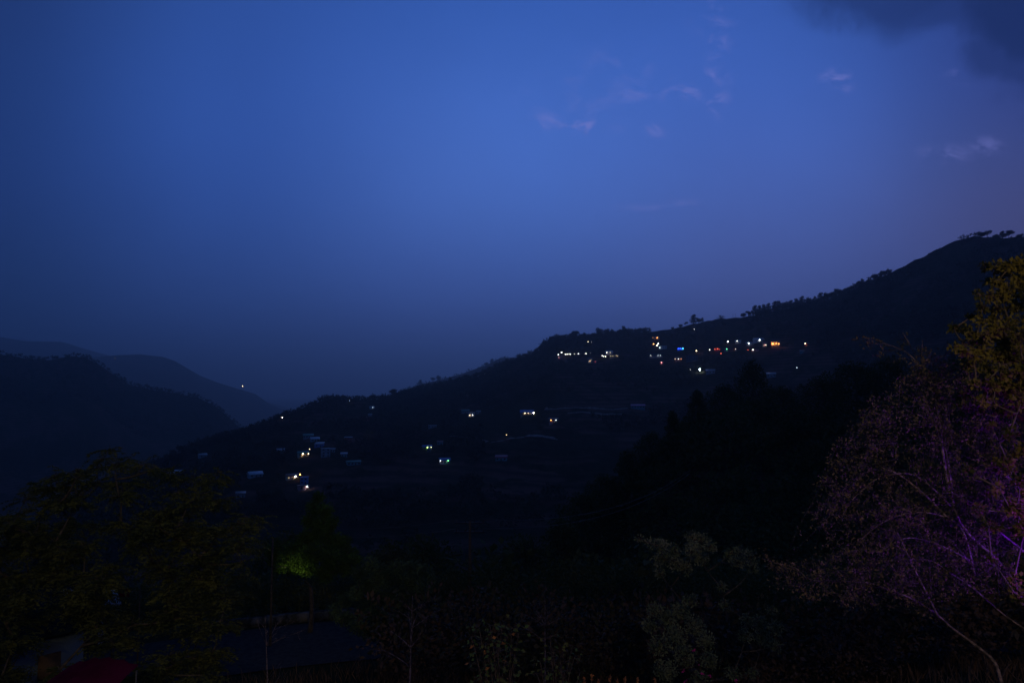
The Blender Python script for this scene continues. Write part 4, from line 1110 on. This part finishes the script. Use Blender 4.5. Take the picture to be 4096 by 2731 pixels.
# ------------------------------------------------------------------ dark trees of the middle distance
MID = [ # px, top py, R, width factor, kind, label
 (3010, 1438, 185, .75, 'round', 'tall black tree rising in the middle distance below the bright village lamp'),
 (2790, 1560, 170, .9, 'pine', 'dark pine left of the tall black tree in the middle distance'),
 (2900, 1530, 190, .9, 'round', 'dark rounded tree between the dark pine and the tall black tree'),
 (2690, 1640, 165, .9, 'cypress', 'narrow dark conifer on the edge of the nearer wooded spur'),
 (2600, 1720, 165, 1.0, 'round', 'rounded tree stepping down the edge of the nearer wooded spur'),
 (2510, 1800, 160, 1.0, 'pine', 'dark pine lower on the edge of the nearer wooded spur'),
 (2420, 1890, 160, 1.0, 'round', 'low dark tree near the bottom of the wooded spur edge'),
 (2330, 1960, 155, 1.1, 'round', 'last dark tree at the foot of the wooded spur edge'),
 (3130, 1540, 165, 1.1, 'round', 'broad olive-dark tree right of the tall black tree'),
 (3290, 1500, 175, 1.2, 'round', 'wide spreading olive-dark tree before the right end of the village'),
 (3420, 1440, 185, 1.2, 'round', 'black spreading tree behind the tips of the arching purple branches'),
 (3560, 1420, 180, 1.1, 'round', 'black tree mass directly behind the arching branch tops'),
 (3700, 1470, 170, 1.1, 'round', 'dark tree between the thin upright twigs at the right'),
 (3850, 1420, 190, 1.2, 'round', 'black tree left behind the amber-lit leaves'),
 (2100, 2130, 110, 1.0, 'round', 'dark tree in the hollow right of the utility pole'),
 (2250, 2080, 120, 1.0, 'pine', 'dark pine in the hollow under the foot of the wooded spur'),
 (1700, 2130, 100, 1.1, 'round', 'broad black tree left of the utility pole, under the wires'),
 (1560, 2160, 90, 1.1, 'round', 'black tree filling the dark behind the rounded bushy tree'),
 (1150, 2120, 75, 1.1, 'round', 'dark tree left behind the pointed tree with the lamp-lit skirt'),
]
MP = {}
for px, ty, R, wf, kind, lab in MID:
    az, sl = azs(px, ty); x, y = R * math.sin(az), R * math.cos(az); z = hgt(x, y)
    h = max(7, R * sl - z)
    if kind not in MP:
        t = thing({'pine': 'pine_tree', 'cypress': 'conifer_tree', 'round': 'broadleaf_tree'}[kind], lab, 'tree', (x, y, z)); a = MB(); c = MB()
        a.tube([(0, 0, -.05), (.02, 0, .3), (-.01, .01, .9)], [.03, .024, .006], 7)
        for k in range(26):
            u = (k + .5) / 26; an = k * 2.4
            if kind == 'round': zz = .3 + .62 * u; rr_ = .34 * math.sin(math.pi * (u * .8 + .16)) * random.uniform(.5, 1.05); cs_ = .13
            elif kind == 'pine': zz = .2 + .76 * u; rr_ = .26 * (1 - u ** 1.3) + .02; cs_ = .10
            else: zz = .12 + .84 * u; rr_ = .11 * math.sin(math.pi * (u * .85 + .12)); cs_ = .08
            o_ = (math.cos(an) * rr_, math.sin(an) * rr_, zz)
            a.tube([(0, 0, zz - .1), o_], [.008, .003], 4)
            cloud(c, o_, (cs_, cs_, cs_ * .7), 190, .03)
        a.build('trunk', M['bark'], t); c.build('crown', M['mid_leaf'], t); MP[kind] = t; t.scale = (h * wf, h * wf, h)
    else: t = copy_tree(MP[kind], (x, y, z), random.uniform(0, 6.28), (h * wf, h * wf, h), lab)
    t['group'] = 'dark trees of the middle distance'
SA = np.zeros((0, 2))
o = wood('spur_wood', .10, .75, 62, 182, 1500, 5, 10, .09, 110, mat_='mid_leaf'); o['label'] = 'dark woods on the nearer spur at the right'
o = wood('roadside_scrub', -.30, .75, 29, 41, 800, 1.5, 5.2, .06, 130, mat_='scrub_leaf', keep=lambda a, r: (a > -.17) | (fbm(r * np.sin(a) / 5, r / 5, 2) > .08)); o['label'] = 'dry scrub along the near side of the road'
o = wood('far_side_scrub', -.72, .75, 52, 60, 420, 2.5, 5, .06, 150, mat_='mid_leaf'); o['label'] = 'dark bushes along the far side of the road'
o = wood('valley_wood', -.75, .72, 58, 425, 2600, 4, 9, .12, 60, mat_='mid_leaf'); o['label'] = 'dark undergrowth and woods in the hollow below the road'

# ------------------------------------------------------------------ utility pole and wires
pb = at(1880, 2400, 44); P0 = Vector((pb.x, 53.5, hgt(pb.x, 53.5)))
P0 = Vector((ray(1880, 2090)[0] / ray(1880, 2090)[1] * 54, 54, 0)); P0.z = hgt(P0.x, P0.y)
topz = at(1880, 2082, 54).z; Hh = topz - P0.z
up_ = thing('utility_pole', 'tall utility pole with crossarms carrying wires across the dark hollow', 'pole', P0)
m = MB(); m.tube([(0, 0, -.6), (0, 0, Hh * .5), (0, 0, Hh)], [.16, .14, .10], 8); m.build('pole', M['wood'], up_)
for dz in (.15, .85):
    m = MB(); m.box(0, 0, Hh - dz, 2.4, .1, .12); ca = m.build('crossarm', M['metal'], up_)
    m = MB()
    for x in (-1.05, -.35, .35, 1.05): m.tube([(x, 0, Hh - dz + .06), (x, 0, Hh - dz + .28)], [.05, .035], 6)
    m.build('insulators', M['bark'], ca)
def wire(label, a, b, sag, r=.018):
    pts = [a * (1 - t) + b * t + Vector((0, 0, -4 * sag * t * (1 - t))) for t in [i / 24 for i in range(25)]]
    m = MB(); m.tube(pts, r, 4); tag(m.build('wire', M['cable']), label, 'wire', 'wires of the utility pole')
T_ = P0 + Vector((0, 0, Hh))
wire('upper wire running left from the utility pole', T_ + Vector((-1, 0, .1)), at(900, 2062, 60), .9)
wire('lower wire running left from the utility pole', T_ + Vector((-1, 0, -.6)), at(900, 2092, 60), .9)
wire('upper wire climbing right from the utility pole', T_ + Vector((1, 0, .1)), at(2760, 1880, 95), 2.0)
wire('lower wire climbing right from the utility pole', T_ + Vector((1, 0, -.6)), at(2760, 1892, 95), 2.0)
lp = at(1087, 2330, 43.5); lp = Vector((lp.x, lp.y, hgt(lp.x, lp.y)))
t = thing('lamp_post', 'thin dark lamp post beside the green lit leaves', 'lamp post', lp); zt = at(1087, 2150, 43.5).z - lp.z
m = MB(); m.tube([(0, 0, -.4), (0, 0, zt)], [.09, .06], 6); m.build('pole', M['bark'], t)
m = MB(); m.tube([(0, 0, zt - 1.9), (.5, 0, zt - 1.75), (.9, 0, zt - 1.8)], .03, 5); m.build('arm', M['metal'], t)

# ------------------------------------------------------------------ neighbouring houses behind the big left tree
pA = Vector((at(270, 2400, 44).x, 44, 0)); pA.z = hgt(pA.x, pA.y)
hA = house('pale house half hidden behind the big feathery tree at the left', 0, 0, 220, 1, M['grey_wall'], M['grey_roof'], rz=.25, p=pA)
pB = Vector((at(20, 2400, 37).x, 37, 0)); pB.z = hgt(pB.x, pB.y) + .2
hB = house('grey walled house at the lower left corner with a teal roof edge', 0, 0, 460, 1, M['dim_wall'], M['slate_roof'], 'shed', rz=.2, p=pB)
m = MB()
for dz in (.35, .7, 1.05): m.box(0, -3.4, dz, 4.6, .05, .05)
for i in range(8): m.box(-2.3 + i * .657, -3.4, .5, .05, .05, 1.1)
m.build('railing', M['metal'], hB)
# magenta canopy at the very bottom
pc_ = at(500, 2600, 22); gz = hgt(pc_.x, pc_.y); cp = thing('canopy', 'magenta cloth canopy at the very bottom left', 'canopy', (at(330, 2600, 22).x, 22, gz))
zt = at(330, 2738, 22).z - gz
m = MB(); seg = 14
vs = []; fs = []
for i in range(seg + 1):
    for j in range(5):
        x = -1.15 + 2.3 * i / seg; y = -1.2 + .6 * j
        vs.append((x, y, zt + .25 * math.sin(i / seg * math.pi) * 1 + .12 * (j - 2) * .5 + .04 * math.sin(i * 2.1 + j)))
for i in range(seg):
    for j in range(4): a_ = i * 5 + j; fs.append((a_, a_ + 5, a_ + 6, a_ + 1))
m.add(vs, fs); m.build('cloth', M['cloth_pink'], cp)
for sx in (-1.12, 1.12):
    for sy in (-1.1, 1.1):
        m = MB(); m.tube([(sx, sy, -.2), (sx, sy, zt)], .03, 6); m.build('post', M['metal'], cp)
# washing line
la, lb = at(245, 2352, 38), at(560, 2362, 38)
wl = thing('washing_line', 'washing line with white and pink cloths glimpsed through the left tree', 'washing line', (la.x, la.y, la.z))
m = MB(); m.tube([(0, 0, 0), tuple((lb - la) / 2 + Vector((0, 0, -.1))), tuple(lb - la)], .012, 4); m.build('line', M['cable'], wl)
for e in (Vector((0, 0, 0)), lb - la):
    m = MB(); gz = hgt(la.x + e.x, la.y + e.y) - la.z; m.tube([(e.x, e.y, gz - .2), (e.x, e.y, e.z + .1)], .04, 6); m.build('post', M['wood'], wl)
for px, cm, wd in ((262, 'cloth_white', .3), (290, 'cloth_white', .34), (314, 'cloth_white', .3), (340, 'cloth_white', .2), (487, 'cloth_pink', .34), (506, 'cloth_pink', .36)):
    e = at(px, 2352, 38) - la; m = MB(); vs = []; fs = []
    for i in range(6):
        for j in range(5): vs.append((e.x - wd / 2 + wd * i / 5, .04 * math.sin(i * 1.9 + j * .7), e.z - .02 - .42 * j / 4))
    for i in range(5):
        for j in range(4): a_ = i * 5 + j; fs.append((a_, a_ + 1, a_ + 6, a_ + 5))
    m.add(vs, fs); m.build('cloth', M[cm], wl)

# ------------------------------------------------------------------ dry grass and scrub in the foreground
m = MB(); N_ = 16000
az = rng.uniform(-.75, .75, N_); R = np.sqrt(rng.uniform(15 ** 2, 41 ** 2, N_)); k = fbm(R * np.sin(az) / 4, R * np.cos(az) / 4, 3) > -.12
az, R = az[k], R[k]; x, y = R * np.sin(az), R * np.cos(az); z = height(az, R)
P = np.stack([x, y, z - .05], 1); D_ = np.stack([rng.normal(size=len(x)) * .35, rng.normal(size=len(x)) * .35, np.ones(len(x))], 1)
m.leaves(P, D_, rng.uniform(.35, 1.1, len(x)), rng.uniform(.03, .07, len(x)))
o = m.build('grass', M['dry_grass']); tag(o, kind='stuff')
stalks = None
for px, hpx in ((2338, 26), (2366, 40), (2395, 22), (2440, 36), (2470, 20), (2502, 30), (2552, 28), (2620, 22)):
    D = 17.5; tp = at(px, 2731 - hpx, D); g0 = hgt(tp.x, tp.y); Hs = tp.z - g0
    if stalks is None:
        stalks = thing('dry_stalk', 'tall dry seed stalk at the bottom edge, leftmost of the row', 'dried plant', (tp.x, D, g0))
        m = MB(); m.tube([(0, 0, -.05), (.01, 0, .5), (0, 0, .97)], [.004, .003, .002], 5); m.build('stem', M['dry_grass'], stalks)
        m = MB(); cloud(m, (0, 0, .975), (.004, .004, .022), 40, .012); m.build('seed_head', M['dead_leaf'], stalks)
        stalks.scale = (Hs * 1.5, Hs * 1.5, Hs); stalks['group'] = 'row of dry seed stalks at the bottom edge'
    else:
        lab = {2366: 'tallest dry seed stalk of the row at the bottom edge', 2395: 'short dry stalk between the two tallest at the bottom edge', 2440: 'second tallest dry stalk of the bottom row', 2470: 'shortest dry stalk, just right of the second tallest',
               2502: 'medium dry stalk in the middle of the bottom row', 2552: 'medium dry stalk third from the right end of the bottom row', 2620: 'rightmost dry stalk of the bottom row'}[px]
        if px == 2552: lab = 'medium dry stalk next to the rightmost of the bottom row'
        copy_tree(stalks, (tp.x, D, g0), px, (Hs * 1.5, Hs * 1.5, Hs), lab)
